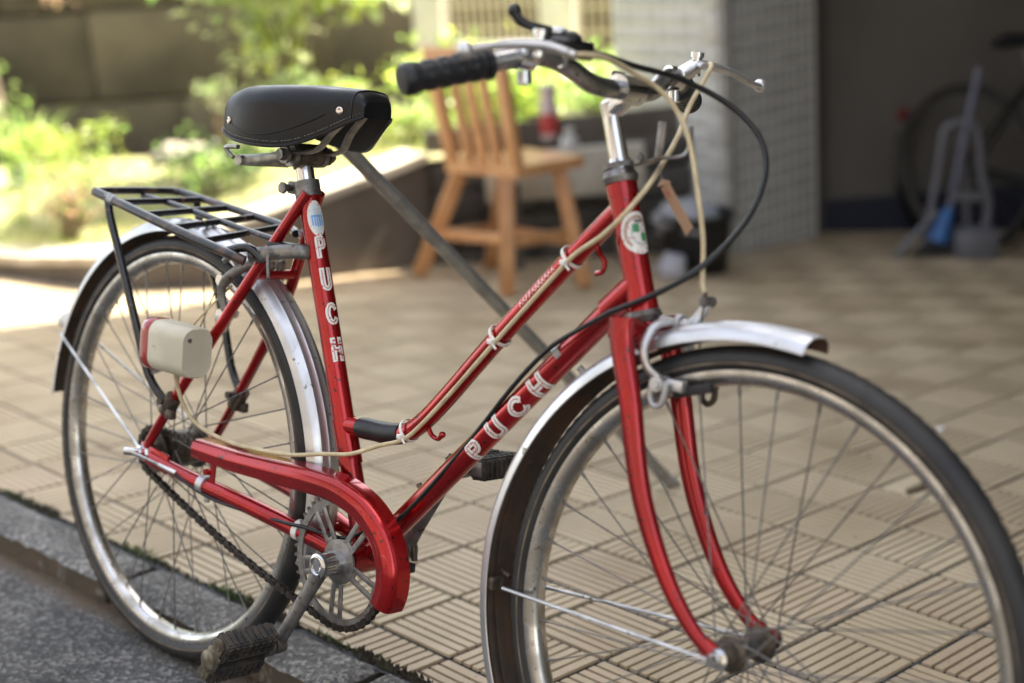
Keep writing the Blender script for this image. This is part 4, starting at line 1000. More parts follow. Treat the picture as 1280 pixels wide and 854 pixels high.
# ---- saddle
sec_ = [(0.150, 0.036, 0.842, 0.858), (0.158, 0.060, 0.834, 0.872), (0.172, 0.077, 0.827, 0.883), (0.195, 0.087, 0.820, 0.891), (0.225, 0.0905, 0.8145, 0.896), (0.26, 0.0880, 0.8120, 0.8985), (0.290, 0.0800, 0.8125, 0.8995), (0.315, 0.0690, 0.817, 0.9000), (0.338, 0.0570, 0.8265, 0.8995), (0.360, 0.0460, 0.838, 0.8990), (0.378, 0.0380, 0.848, 0.8985), (0.390, 0.0330, 0.854, 0.8965), (0.399, 0.0285, 0.858, 0.891), (0.405, 0.0240, 0.861, 0.883)]
def sadprof(w, zb, zt):
    h = zt-zb; c = min(0.031, h*0.46)
    P = [(-w*0.985, zb), (-w, zb+0.004), (-w*1.0, zb+h*0.30), (-w*0.995, zt-c)]
    for k in range(1, 6):
        a = R_(90*k/5); P.append((-w*0.995+w*0.42*(1-math.cos(a))*0.95, zt-c+c*0.90*math.sin(a)))
    P += [(-w*0.35, zt-c*0.03), (-w*0.15, zt-c*0.005)]
    return P+[(0, zt)]+[(-y, z) for y, z in P[::-1]]
def interp(tab, n):
    C = catmull([V(q[:3]) for q in tab], n); D = catmull([V((q[0], q[3], 0)) for q in tab], n)
    return [(c.x, c.y, c.z, d.y) for c, d in zip(C, D)]
rings = interp(sec_, 4); mb = MB(); vs = []; fs = []; mi = []
K = len(sadprof(.1, .8, .9))
for (x, w, zb, zt) in rings: vs += [(x, y, z) for y, z in sadprof(w, zb, zt)]
N = len(rings)
for (x, w, zb, zt) in rings: vs += [(x, y*0.965, z-0.004 if z > zb+0.02 else z+0.0005) for y, z in sadprof(w, zb, zt)]
for i in range(N-1):
    for k in range(K-1):
        fs.append((i*K+k, i*K+k+1, (i+1)*K+k+1, (i+1)*K+k)); mi.append(0)
        o_ = N*K; fs.append((o_+i*K+k+1, o_+i*K+k, o_+(i+1)*K+k, o_+(i+1)*K+k+1)); mi.append(1)
    for k in (0, K-1): fs.append((i*K+k, (i+1)*K+k, N*K+(i+1)*K+k, N*K+i*K+k)); mi.append(0)
fs.append(tuple(range(K))); mi.append(0)                                          # closed back
fs.append(tuple((N-1)*K+k for k in range(K-1, -1, -1))); mi.append(0)
mb.add(vs, fs, mi); saddle = mb.obj('saddle', [LEATH, UNDERV], bike, 50)
for s in (-1, 1):
    piping = [(x, s*w*1.0, zb+0.001) for (x, w, zb, zt) in rings]
    part('piping', LEATH, (tube, piping, 0.0022, 8), parent=saddle)
mb = MB()
for s in (-1, 1):
    pts = [V((x, s*(w*1.004), zb+0.0075)) for (x, w, zb, zt) in rings[3:]]
    acc = 0
    for a, b_ in zip(pts, pts[1:]):
        L = (b_-a).length; k = 0
        while acc < L:
            q = a.lerp(b_, acc/L); e_ = a.lerp(b_, min(1, acc/L+0.0030/L)); bar(mb, q, e_, 0.0007, 0.0007); acc += 0.0050
        acc -= L
o = mb.obj('stitching', THREAD, saddle, 0); o['kind'] = 'stuff'
# nose panel seam and panel crease
nx_ = rings[44] if len(rings) > 44 else rings[-6]
part('seam', LEATH, (tube, [(nx_[0], y*1.006, z+0.0005) for y, z in sadprof(nx_[1], nx_[2], nx_[3])], 0.0011, 6), parent=saddle)
part('seam', LEATH, (tube, [(x_, -w_*1.0005, z_) for x_, w_, z_ in [(0.205, 0.0890, 0.838), (0.23, 0.0906, 0.830), (0.26, 0.0882, 0.827), (0.285, 0.0820, 0.830), (0.31, 0.0715, 0.838), (0.335, 0.0590, 0.850), (0.355, 0.0487, 0.862)]], 0.0010, 6, True, 0, 4), parent=saddle)
def rivet(p, n): 
    n = V(n).normalized()
    return part('rivet', BRASS, (lathe, [(0.0052, 0), (0.0050, 0.0012), (0.0030, 0.0020), (0.0018, 0.0012), (0.0001, 0.0012)], p, n, 16), parent=saddle)
rivet((0.199, -0.0880, 0.8420), (-0.25, -1, 0.05)); rivet((0.3745, -0.0400, 0.8680), (0.45, -1, 0.05)); rivet((0.199, 0.0880, 0.8420), (-0.25, 1, 0.05)); rivet((0.3745, 0.0400, 0.868), (0.45, 1, 0.05))
part('saddle_frame', mat('worn_saddle_steel', (0.42, 0.41, 0.37), 0.42, 0.8, col2=(0.26, 0.25, 0.22), nscale=60), (tube, [(0.262, -0.030, 0.802), (0.215, -0.034, 0.793), (0.165, -0.036, 0.787)], 0.0075, 10, True, 0, 3, None, ((0, 0, 1), 1.0, 0.4)),
     (tube, [(0.262, 0.030, 0.802), (0.215, 0.034, 0.793), (0.165, 0.036, 0.787)], 0.0075, 10, True, 0, 3, None, ((0, 0, 1), 1.0, 0.4)),
     (tube, [(0.165, -0.044, 0.787), (0.165, 0.044, 0.787)], 0.0080, 14), (tube, [(0.165, -0.052, 0.790), (0.150, -0.055, 0.803), (0.185, -0.060, 0.806)], 0.0035, 8, True, 0, 4),
     (tube, [(0.262, -0.026, 0.805), (0.310, -0.022, 0.812), (0.335, -0.016, 0.838), (0.372, -0.012, 0.868)], 0.0070, 10, True, 0, 4, None, ((0, 1, 0), 1.0, 0.45)),
     (tube, [(0.262, 0.026, 0.805), (0.310, 0.022, 0.812), (0.335, 0.016, 0.838), (0.372, 0.012, 0.868)], 0.0070, 10, True, 0, 4, None, ((0, 1, 0), 1.0, 0.45)))
part('saddle_clamp', OILY, (tube, [(0.2600, 0, 0.785), (0.2535, 0, 0.806)], 0.0160, 20), (cyl, (0.262, -0.045, 0.802), (0.262, 0.045, 0.802), 0.0060, 10), (cyl, (0.262, -0.020, 0.802), (0.262, 0.020, 0.802), 0.0165, 20))
for s in (-1, 1): part('clamp_washer', STEEL, (cyl, (0.262, s*0.022, 0.802), (0.262, s*0.030, 0.802), 0.0160, 22), (cyl, (0.262, s*0.036, 0.802), (0.262, s*0.040, 0.802), 0.0125, 22), (cyl, (0.262, s*0.040, 0.802), (0.262, s*0.048, 0.802), 0.0085, 6))

# ---- luggage rack
def rz_(x, s): return 0.711-0.165*(x+0.14)*(1.0 if s < 0 else 0.55)+(0.004 if s > 0 else 0.0)
rack = part('luggage_rack', BLKRUST, (tube, [(-0.148, -0.078, rz_(-0.148, -1)), (-0.05, -0.078, rz_(-0.05, -1)), (0.08, -0.076, rz_(0.08, -1)), (0.19, -0.070, rz_(0.19, -1)), (0.216, -0.060, rz_(0.21, -1)-0.004)], 0.0072, 14, True, 0, 4),
     (tube, [(-0.148, 0.078, rz_(-0.148, 1)), (-0.05, 0.078, rz_(-0.05, 1)), (0.08, 0.076, rz_(0.08, 1)), (0.15, 0.070, rz_(0.15, 1)), (0.176, 0.060, rz_(0.17, 1)-0.003)], 0.0062, 14, True, 0, 4),
     (tube, [(-0.150, -0.076, rz_(-0.148, -1)), (-0.158, -0.060, rz_(-0.148, -1)+0.001), (-0.160, 0.0, 0.7150), (-0.158, 0.060, 0.7165), (-0.150, 0.076, rz_(-0.148, 1))], 0.0060, 14, True, 0, 4))
for x in (-0.088, -0.018, 0.055, 0.128):
    part('rung', BLACKP, (tube, [(x, -0.076, rz_(x, -1)-0.001), (x, 0.076, rz_(x, 1)-0.001)], 0.0052, 12), parent=rack)
part('centre_rail', BLACKP, (tube, [(-0.155, 0.012, 0.708), (-0.05, 0.012, 0.700), (0.12, 0.012, 0.682), (0.19, 0.012, 0.676)], 0.0050, 12, True, 0, 3), parent=rack)
part('label_remains', mat('torn_label', (0.42, 0.44, 0.46), 0.6, 0, col3=(0.06, 0.05, 0.04), n3=160, lo3=0.5, hi3=0.55), (tube, [(-0.112, -0.078, rz_(-0.112, -1)), (-0.092, -0.078, rz_(-0.092, -1))], 0.0079, 14), parent=rack)
for s in (-1, 1):
    part('rack_arm', BLACKP, (tube, [(0.180, s*0.066, rz_(0.18, s)), (0.215, s*0.055, 0.668), (0.240, s*0.047, 0.652)], 0.0066, 12, True, 0, 3), parent=rack)
    part('rack_stay', BLACKP, (tube, [(-0.108, s*0.080, rz_(-0.108, s)-0.002), (-0.098, s*0.081, 0.678), (-0.066, s*0.081, 0.622), (-0.018, s*0.080, 0.531), (0.018, s*0.076, 0.455), (0.055, s*0.070, 0.420)], 0.0064, 12, True, 0, 4), parent=rack)
    part('stay_clamp', OILY, (tube, [(0.050, s*0.062, 0.402), (0.068, s*0.062, 0.428)], 0.0125, 14), (cyl, (0.052, s*0.078, 0.420), (0.052, s*0.045, 0.420), 0.006, 8), (box, (0.066, s*0.066, 0.402), (0.018, 0.012, 0.016), None, 0.003), parent=rack)
part('rack_clamp', STEEL, (tube, [(0.214, -0.052, 0.657), (0.250, -0.046, 0.664), (0.292, -0.030, 0.672), (0.300, 0.0, 0.668)], 0.010, 12, True, 0, 4, None, ((0, 0, 1), 1.0, 0.3)), (cyl, (0.262, -0.056, 0.662), (0.262, -0.02, 0.662), 0.0035, 8), (tube, [(0.262, -0.056, 0.660), (0.272, -0.060, 0.632)], 0.0024, 8), parent=rack)
part('frame_plate', TAPE, (bar, (0.230, -0.028, 0.670), (0.296, -0.012, 0.670), 0.022, 0.020, (0, 0, 1), 0.004))

# ---- tail lamp
def roundbox(mb, x0, x1, c, hy, hz, r, taper=0.0, bul0=0.0, bul1=0.0):
    n = 8; out = []
    for q, (sy, sz) in enumerate(((1, 1), (-1, 1), (-1, -1), (1, -1))):
        for k in range(n+1):
            a = R_(90*q+90*k/n); out.append((sy*(hy-r)+r*math.cos(a), sz*(hz-r)+r*math.sin(a)))
    K = len(out); vs = []; fs = []
    xs = [(x0-bul0, 0.80), (x0-bul0*0.5, 0.95), (x0, 1), (x1-0.003, 1-taper), (x1, 0.95-taper)]
    for x, s_ in xs: vs += [(x, c[0]+y*s_, c[1]+z*s_) for y, z in out]
    for i in range(len(xs)-1):
        for k in range(K): l = (k+1) % K; fs.append((i*K+k, i*K+l, (i+1)*K+l, (i+1)*K+k))
    fs += [tuple(range(K))[::-1], tuple((len(xs)-1)*K+k for k in range(K))]
    mb.add(vs, fs)
mb = MB(); roundbox(mb, 0.086, 0.170, (-0.098, 0.512), 0.0265, 0.0370, 0.020, 0.02, 0.0, 0)
for p in mb.v: pass
lamp = mb.obj('tail_lamp', LAMPC, bike, 40)
mb = MB(); roundbox(mb, 0.0675, 0.0850, (-0.098, 0.512), 0.0268, 0.0378, 0.018, 0.0, 0.006, 0); mb.obj('red_lens', REDLENS, lamp)
part('lamp_bracket', STEEL, (bar, (0.110, -0.074, 0.505), (0.075, -0.062, 0.470), 0.012, 0.003, (0, 1, 0)), (bar, (0.022, -0.074, 0.46), (0.10, -0.074, 0.49), 0.012, 0.003, (0, 1, 0)), parent=lamp)

# ---- brakes
part('brake_caliper', ALU, (tube, [(0.935, 0.004, 0.664), (0.925, -0.006, 0.668), (0.915, -0.026, 0.662), (0.914, -0.040, 0.640), (0.922, -0.041, 0.618), (0.940, -0.036, 0.605)], [0.0080, 0.0085, 0.0085, 0.0075, 0.0070, 0.0075], 12, True, 0, 5, None, ((1, 0, 0), 1.0, 0.6)),
     (tube, [(0.935, 0.0, 0.664), (0.925, 0.010, 0.670), (0.915, 0.030, 0.662), (0.916, 0.040, 0.640), (0.924, 0.040, 0.618), (0.938, 0.034, 0.602)], [0.0080, 0.0085, 0.0085, 0.0075, 0.0070, 0.0070], 12, True, 0, 5, None, ((1, 0, 0), 1.0, 0.6)),
     (tube, [(0.935, 0, 0.667), (0.945, 0.004, 0.668), (0.950, 0.010, 0.680), (0.957, 0.010, 0.693)], [0.0075, 0.0070, 0.0060, 0.0055], 12, True, 0, 4), (cyl, (0.905, 0, 0.667), (0.948, 0, 0.667), 0.0055, 10), (cyl, (0.928, 0, 0.667), (0.934, 0, 0.667), 0.0105, 16), T=ST, label='front brake caliper')
part('brake_shoe', ALU, (cyl, (0.940, -0.048, 0.603), (0.940, -0.028, 0.603), 0.0085, 14), (cyl, (0.940, -0.052, 0.603), (0.940, -0.047, 0.603), 0.0055, 6), (tube, [(0.932, -0.042, 0.606), (0.930, -0.042, 0.588), (0.937, -0.042, 0.578), (0.947, -0.042, 0.583), (0.949, -0.042, 0.604)], 0.0036, 8, True, 0, 4), (box, (0.955, -0.030, 0.603), (0.022, 0.012, 0.013), None, 0.002), T=ST)
part('brake_shoe', OILY, (tube, [(0.948, 0.036, 0.600), (0.947, 0.036, 0.584), (0.955, 0.036, 0.578), (0.963, 0.036, 0.585), (0.962, 0.036, 0.600)], 0.0036, 8, True, 0, 4), (box, (0.955, 0.028, 0.602), (0.030, 0.012, 0.012), None, 0.002), T=ST)
part('brake_block', RUB, (box, (0.972, -0.0215, 0.6000), (0.050, 0.010, 0.011), Matrix.Rotation(R_(-18), 3, 'Y'), 0.002), T=ST)
part('cable_anchor', STEEL, (cyl, (0.955, 0.002, 0.695), (0.959, 0.018, 0.695), 0.0065, 6), (tube, [(0.956, 0.004, 0.706), (0.956, 0.004, 0.688), (0.958, 0.003, 0.640)], [0.0032, 0.0012, 0.0010], 8), T=ST)
part('brake_caliper', STEEL, (tube, [(0.212, -0.004, 0.640), (0.188, -0.026, 0.640), (0.160, -0.040, 0.622), (0.142, -0.042, 0.600), (0.146, -0.040, 0.575), (0.153, -0.036, 0.560)], [0.0075, 0.0080, 0.0075, 0.0070, 0.0065, 0.0070], 12, True, 0, 5, None, ((0, 1, 0), 0.6, 1.0)),
     (tube, [(0.212, 0.004, 0.640), (0.192, 0.026, 0.640), (0.172, 0.040, 0.612), (0.165, 0.040, 0.585), (0.160, 0.034, 0.565)], [0.0075, 0.0080, 0.0075, 0.0070, 0.0065], 12, True, 0, 5, None, ((0, 1, 0), 0.6, 1.0)),
     (tube, [(0.170, -0.034, 0.634), (0.158, -0.038, 0.648), (0.140, -0.038, 0.640)], 0.0050, 10, True, 0, 3), label='rear brake caliper')
part('brake_shoe', CHROME, (cyl, (0.150, -0.050, 0.562), (0.150, -0.030, 0.562), 0.0095, 14), (cyl, (0.138, -0.045, 0.612), (0.138, -0.028, 0.612), 0.0085, 12), (tube, [(0.144, -0.044, 0.566), (0.138, -0.044, 0.548), (0.148, -0.044, 0.538), (0.158, -0.044, 0.546), (0.156, -0.044, 0.566)], 0.0036, 8, True, 0, 4), (box, (0.135, -0.0225, 0.572), (0.045, 0.009, 0.011), Matrix.Rotation(R_(29), 3, 'Y'), 0.002))

# ---- stem, handlebar, grips, levers, shifter
stem = part('stem', CHROME, (tube, [(0.8270, 0, 0.829), (0.8235, 0, 0.840)], [0.0150, 0.0128], 24), (tube, [(0.8245, 0, 0.836), (0.8030, 0, 0.898)], 0.0112, 24), (tube, [(0.8075, 0, 0.886), (0.8020, 0, 0.902), (0.8010, 0, 0.905)], [0.0112, 0.0128, 0.0090], 20),
     (tube, [(0.806, 0, 0.893), (0.816, 0, 0.903), (0.823, 0, 0.914)], [0.0115, 0.0120, 0.0130], 16, True, 0, 3), (cyl, (0.8235, -0.019, 0.918), (0.8235, 0.019, 0.918), 0.0172, 28), (cyl, (0.801, 0, 0.903), (0.7995, 0, 0.9075), 0.0065, 6), T=ST)
part('clamp_bolt', OILY, (cyl, (0.808, -0.006, 0.935), (0.808, 0.010, 0.935), 0.0045, 8), T=ST)
nb = [(0.8235, 0, 0.918), (0.8235, -0.030, 0.9172), (0.8210, -0.060, 0.9195), (0.8180, -0.093, 0.9310), (0.8130, -0.125, 0.9400), (0.8050, -0.155, 0.9400), (0.7880, -0.190, 0.9290), (0.768, -0.235, 0.9155), (0.752, -0.280, 0.9010)]
fb = [(0.8235, 0, 0.918), (0.8230, 0.030, 0.9180), (0.8180, 0.060, 0.9235), (0.8060, 0.090, 0.9350), (0.7940, 0.120, 0.9430), (0.7840, 0.150, 0.9430), (0.7680, 0.185, 0.9370), (0.745, 0.230, 0.9300), (0.724, 0.270, 0.9240)]
bars = part('handlebar', mat('dull_chrome', (0.40, 0.40, 0.40), 0.22, 1.0, col2=(0.25, 0.25, 0.25), nscale=25, rough2=0.42, col3=(0.16, 0.13, 0.10), n3=120, lo3=0.62, hi3=0.7), (tube, nb[::-1]+fb[1:], 0.0110, 20, True, 0, 6), T=ST)
def grip(pts, label):
    mb = MB(); tube(mb, pts, [0.0150]*len(pts), 24)
    p0, p1 = V(pts[0]), V(pts[-1]); d = (p1-p0).normalized(); 
    tube(mb, [p1-d*0.008, p1-d*0.004, p1+d*0.004, p1+d*0.009, p1+d*0.010], [0.0162, 0.0175, 0.0175, 0.0150, 0.0080], 24)
    tube(mb, [p0-d*0.003, p0+d*0.004], 0.0172, 24)
    L = (p1-p0).length; u = d.orthogonal().normalized(); w = d.cross(u)
    for k in range(5):
        c = p0+d*(L*(0.12+0.19*k))
        for q in range(8):
            a = 2*math.pi*q/8; n_ = u*math.cos(a)+w*math.sin(a); bar(mb, c+n_*0.0150, c+d*L*0.12+n_*0.0150, 0.0085, 0.0018, n_, 0.0006)
    o_ = MB(); o_.v = [tuple(ST @ V(v)) for v in mb.v]; o_.f = mb.f; o_.m = mb.m
    o = o_.obj('handlebar_grip', GRIP, bike); o['label'] = label
grip([(0.7850, -0.196, 0.9265), (0.7535, -0.278, 0.9015)], 'near grip'); grip([(0.765, 0.190, 0.9365), (0.7260, 0.266, 0.9245)], 'far grip')
def lever(s, pts, piv, cl, label):
    piv = V(piv); c = V(cl)
    o = part('brake_lever', ALU, (tube, pts, [0.0072, 0.0095, 0.0088, 0.0072, 0.0062, 0.0060], 14, True, 0, 5, None, ((0, 0, 1), 0.62, 1.0)), (sphere, pts[-1], 0.0088, 14), T=ST, label=label)
    d = V((0.35, s*1.0, 0)).normalized() if s > 0 else V((-0.25, -1, 0)).normalized()
    part('lever_clamp', CHROME, (tube, [c-d*0.010, c+d*0.010], 0.0145, 22), (tube, [c+V((0.010, 0, 0.004)), piv], 0.0100, 12), (cyl, piv+V((0, 0, -0.011)), piv+V((0, 0, 0.012)), 0.0065, 12), (cyl, piv+V((0, 0, 0.011)), piv+V((0, 0, 0.017)), 0.0085, 14), (cyl, c+V((0.002, 0, -0.016)), c+V((0.004, 0, -0.029)), 0.0080, 10), parent=o, T=ST)
lever(-1, [(0.872, -0.158, 0.942), (0.846, -0.170, 0.9490), (0.826, -0.190, 0.9490), (0.815, -0.212, 0.9450), (0.808, -0.232, 0.9400), (0.802, -0.250, 0.9350)], (0.834, -0.172, 0.949), (0.804, -0.160, 0.9385), 'near brake lever')
lever(1, [(0.826, 0.150, 0.960), (0.812, 0.162, 0.9630), (0.816, 0.190, 0.9620), (0.820, 0.225, 0.9580), (0.820, 0.262, 0.9500), (0.816, 0.292, 0.9500)], (0.806, 0.158, 0.960), (0.787, 0.142, 0.944), 'far brake lever')
SH = Matrix.Translation(V((-0.044, 0.056, 0.002)))
STS = ST @ SH
sh = part('gear_shifter', BLKPL, (lathe, [(0.0001, 0.0), (0.0225, 0.0), (0.0245, 0.004), (0.0235, 0.010), (0.018, 0.014), (0.0001, 0.0155)], (0.858, -0.170, 0.953), (0.10, -0.25, 1), 32), (box, (0.872, -0.153, 0.951), (0.022, 0.030, 0.020), None, 0.005), T=STS)
part('shifter_plate', CHROME, (lathe, [(0.0001, -0.001), (0.020, -0.001), (0.0225, 0.0005), (0.020, 0.002), (0.0001, 0.002)], (0.858, -0.173, 0.951), (0.10, -0.25, 1), 28), (cyl, (0.857, -0.170, 0.930), (0.858, -0.170, 0.951), 0.013, 16), parent=sh, T=STS)
part('shifter_cap', ALU, (lathe, [(0.0001, 0.0), (0.011, 0.0), (0.010, 0.003), (0.0001, 0.004)], (0.858, -0.178, 0.968), (0.10, -0.25, 1), 20), parent=sh, T=STS)
part('thumb_lever', BLKPL, (tube, [(0.855, -0.186, 0.966), (0.850, -0.200, 0.968), (0.838, -0.214, 0.973), (0.831, -0.218, 0.982)], [0.0060, 0.0052, 0.0050, 0.0062], 12, True, 0, 4), (sphere, (0.8305, -0.2185, 0.984), 0.0072, 10), parent=sh, T=STS)

# ---- cables
def cab(name, m_, pts, r, T=ST, label=None): return part(name, m_, (tube, pts, r, 10, True, 0, 8), T=T, label=label)
cab('brake_cable', CREAMC, [(0.868, -0.160, 0.943), (0.876, -0.135, 0.945), (0.872, -0.100, 0.944), (0.868, -0.055, 0.936), (0.880, -0.015, 0.920), (0.898, 0.0, 0.896), (0.915, 0.004, 0.864), (0.932, 0.004, 0.813), (0.946, 0.004, 0.762), (0.951, 0.004, 0.719), (0.956, 0.004, 0.704)], 0.0030, label='cream front brake cable')
cab('brake_cable', CREAMC, [(0.824, 0.152, 0.961), (0.836, 0.140, 0.958), (0.836, 0.128, 0.940), (0.832, 0.110, 0.908), (0.850, 0.070, 0.872), (0.877, 0.0, 0.826), (0.874, -0.035, 0.789), (0.838, -0.034, 0.755), (0.790, -0.0185, 0.7300), (0.765, -0.0165, 0.7080), (0.680, -0.0155, 0.618), (0.60, -0.0155, 0.530), (0.545, -0.0160, 0.4730), (0.515, -0.0165, 0.4500), (0.483, -0.026, 0.4370), (0.440, -0.036, 0.4180), (0.394, -0.046, 0.4090), (0.340, -0.053, 0.3970), (0.286, -0.060, 0.3920), (0.225, -0.066, 0.3900), (0.168, -0.071, 0.3960), (0.135, -0.077, 0.4100), (0.122, -0.084, 0.4300), (0.118, -0.092, 0.4550), (0.118, -0.098, 0.4780)], 0.0030, None, label='long cream cable along the sloping top tube')
cab('gear_cable', CABLEB, [(0.832, -0.094, 0.952), (0.846, -0.075, 0.950), (0.860, -0.040, 0.943), (0.874, 0.030, 0.936), (0.909, 0.080, 0.914), (0.946, 0.092, 0.882), (0.967, 0.082, 0.842), (0.971, 0.052, 0.792), (0.960, 0.005, 0.744), (0.925, -0.024, 0.706), (0.853, -0.030, 0.668)], 0.0034, label='black gear cable looping in front of the head tube')
cab('gear_cable', CABLEB, [ST @ V((0.853, -0.030, 0.668)), (0.812, -0.030, 0.643), (0.768, -0.0225, 0.617), (0.735, -0.0190, 0.5880), (0.700, -0.0160, 0.5510), (0.646, -0.0130, 0.486), (0.588, -0.0150, 0.416), (0.542, -0.0180, 0.364), (0.510, -0.0230, 0.330), (0.485, -0.0240, 0.302)], 0.0030, None)
part('gear_wire', CREAMC, (tube, [(0.150, -0.030, 0.605), (0.118, -0.055, 0.560), (0.085, -0.062, 0.520)], 0.0016, 8, True, 0, 3))
def tie(p, d, r, label=None):
    p, d = V(p), V(d).normalized()
    return part('cable_tie', WHITEPL, (lathe, [(r, -0.0022), (r+0.0012, -0.0022), (r+0.0012, 0.0022), (r, 0.0022)], p, d, 28, 0, True), (box, p+V((0.003, -r-0.004, -0.006)), (0.008, 0.007, 0.006), None, 0.001), (tube, [p+V((0.0, -r-0.004, -0.004)), p+V((0.012, -r-0.003, -0.014))], 0.0016, 6))
tie((0.768, -0.0015, 0.7215), (0.69, 0, 0.70), 0.0150); tie((0.662, -0.0015, 0.611), (0.68, 0, 0.73), 0.0150); tie((0.514, -0.0015, 0.4620), (0.9, 0, 0.55), 0.0150)
part('cable_clip', ALU, (lathe, [(0.0158, -0.005), (0.0168, -0.005), (0.0168, 0.005), (0.0158, 0.005)], (0.7680, 0, 0.6085), (0.70, 0, 0.71), 26, 0, True), (cyl, (0.782, 0.012, 0.592), (0.790, 0.016, 0.584), 0.004, 8))
part('bottle_boss', OILY, (cyl, (0.546, 0, 0.385), (0.538, 0, 0.395), 0.004, 8))

# screw and seam on the lamp body
part('screw', STEEL, (cyl, (0.1690, -0.112, 0.531), (0.1712, -0.112, 0.531), 0.0032, 12), parent=lamp)
# paper tag hanging from the head
tg = MB(); a, b_ = V((0.884, 0.0, 0.824)), V((0.927, 0.004, 0.769)); d = (b_-a).normalized(); w_ = V((0.55, 0.835, 0.0)); w_ = (w_-d*w_.dot(d)).normalized(); nn_ = d.cross(w_)
bar(tg, a+d*0.008, b_, 0.0005, 0.020, nn_); vs = [a+d*0.0005, a+d*0.0082+w_*0.0099, a+d*0.0082-w_*0.0099]
tg.add([v+nn_*0.00025 for v in vs]+[v-nn_*0.00025 for v in vs], [(0, 1, 2), (5, 4, 3), (0, 2, 5, 3), (0, 3, 4, 1)])
ctr = (a+b_)/2
TGM = BIKE @ ST
o = tg.obj('paper_tag', TAGM, M=TGM, smooth=0); tag(o, 'small brown paper tag hanging by the head tube of the bicycle', 'tag')
tube_mb = MB(); tube(tube_mb, [a+d*0.004, a+V((-0.004, 0, 0.012)), V((0.877, 0.0, 0.838))], 0.0005, 5)
tube_mb.obj('string', THREAD, o)
tm = MB(); tm.add([a+d*t_+w_*s_*0.0035-nn_*0.0006 for t_, s_ in ((0.014, -1), (0.014, 1), (0.024, 1), (0.024, -1))], [(0, 1, 2, 3)]); tm.obj('red_mark', mat('faded_red_print', (0.36, 0.12, 0.07), 0.8), o, 0, fix=False)

# ------------------------------------------------------------------ grey pole propped behind the saddle
pa, pb = V((0.150, 1.105, -0.055)), V((0.112, 0.325, 0.797))
pole = empty('metal_pole', Matrix.Identity(4), 'long plain grey metal pole propped at a slant behind the bicycle saddle', 'pole')
part('tube', POLEM, (tube, [pa, pb], 0.0122, 18), parent=pole)
part('end_cap', POLEM, (tube, [pa-(pb-pa).normalized()*0.002, pa+(pb-pa).normalized()*0.03], 0.0140, 18), parent=pole)

# ------------------------------------------------------------------ wooden chair
ch = empty('wooden_chair', Matrix.Identity(4), 'orange-brown wooden chair with splayed legs standing before the dark wall', 'chair')
sa = [V((-1.725, 2.30)), V((-1.405, 2.31)), V((-1.345, 2.57)), V((-1.645, 2.62))]
mb = MB(); vs = [(p.x, p.y, z) for z in (0.250, 0.286) for p in sa]; mb.add(vs, [(3, 2, 1, 0), (4, 5, 6, 7), (0, 1, 5, 4), (1, 2, 6, 5), (2, 3, 7, 6), (3, 0, 4, 7)])
mb.obj('seat', WOOD, ch, 0)
legs = [((-1.700, 2.345, 0.25), (-1.90, 2.30, -0.125)), ((-1.450, 2.31, 0.25), (-1.42, 2.245, -0.125)), ((-1.405, 2.51, 0.25), (-1.335, 2.53, -0.145)), ((-1.66, 2.53, 0.25), (-1.82, 2.57, -0.150))]
for a, b_ in legs: part('leg', WOOD, (bar, a, b_, 0.050, 0.050, (0.7, 0.7, 0), 0.005), parent=ch)
def lerp(l, t): return V(l[0]).lerp(V(l[1]), t)
part('stretcher', WOOD, (bar, lerp(legs[0], .60), lerp(legs[1], .52), 0.026, 0.034, (0, 0, 1), 0.003), parent=ch)
part('stretcher', WOOD, (bar, lerp(legs[1], .55), lerp(legs[2], .55), 0.026, 0.034, (0, 0, 1), 0.003), parent=ch)
part('stretcher', WOOD, (bar, lerp(legs[2], .62), lerp(legs[3], .62), 0.026, 0.034, (0, 0, 1), 0.003), parent=ch)
part('stretcher', WOOD, (bar, lerp(legs[0], .62), lerp(legs[3], .62), 0.026, 0.034, (0, 0, 1), 0.003), parent=ch)
def bk(t, z): p = sa[0].lerp(sa[1], t); return V((p.x-0.03*(z-.28)/.5, p.y-0.05*(z-.28)/.5+0.02, z))
part('back_post', WOOD, (bar, bk(.06, .28), bk(.02, .64), 0.048, 0.032, (0, 1, 0), 0.004), parent=ch)
part('back_post', WOOD, (bar, bk(.94, .28), bk(.98, .64), 0.048, 0.032, (0, 1, 0), 0.004), parent=ch)
for t in (0.30, 0.50, 0.70): part('back_slat', WOOD, (bar, bk(t, .28), bk(t, .60), 0.042, 0.014, (0, 1, 0), 0.002), parent=ch)
part('top_rail', WOOD, (bar, bk(-0.06, .63), bk(1.03, .63), 0.024, 0.075, (0, 0, 1), 0.006), parent=ch)

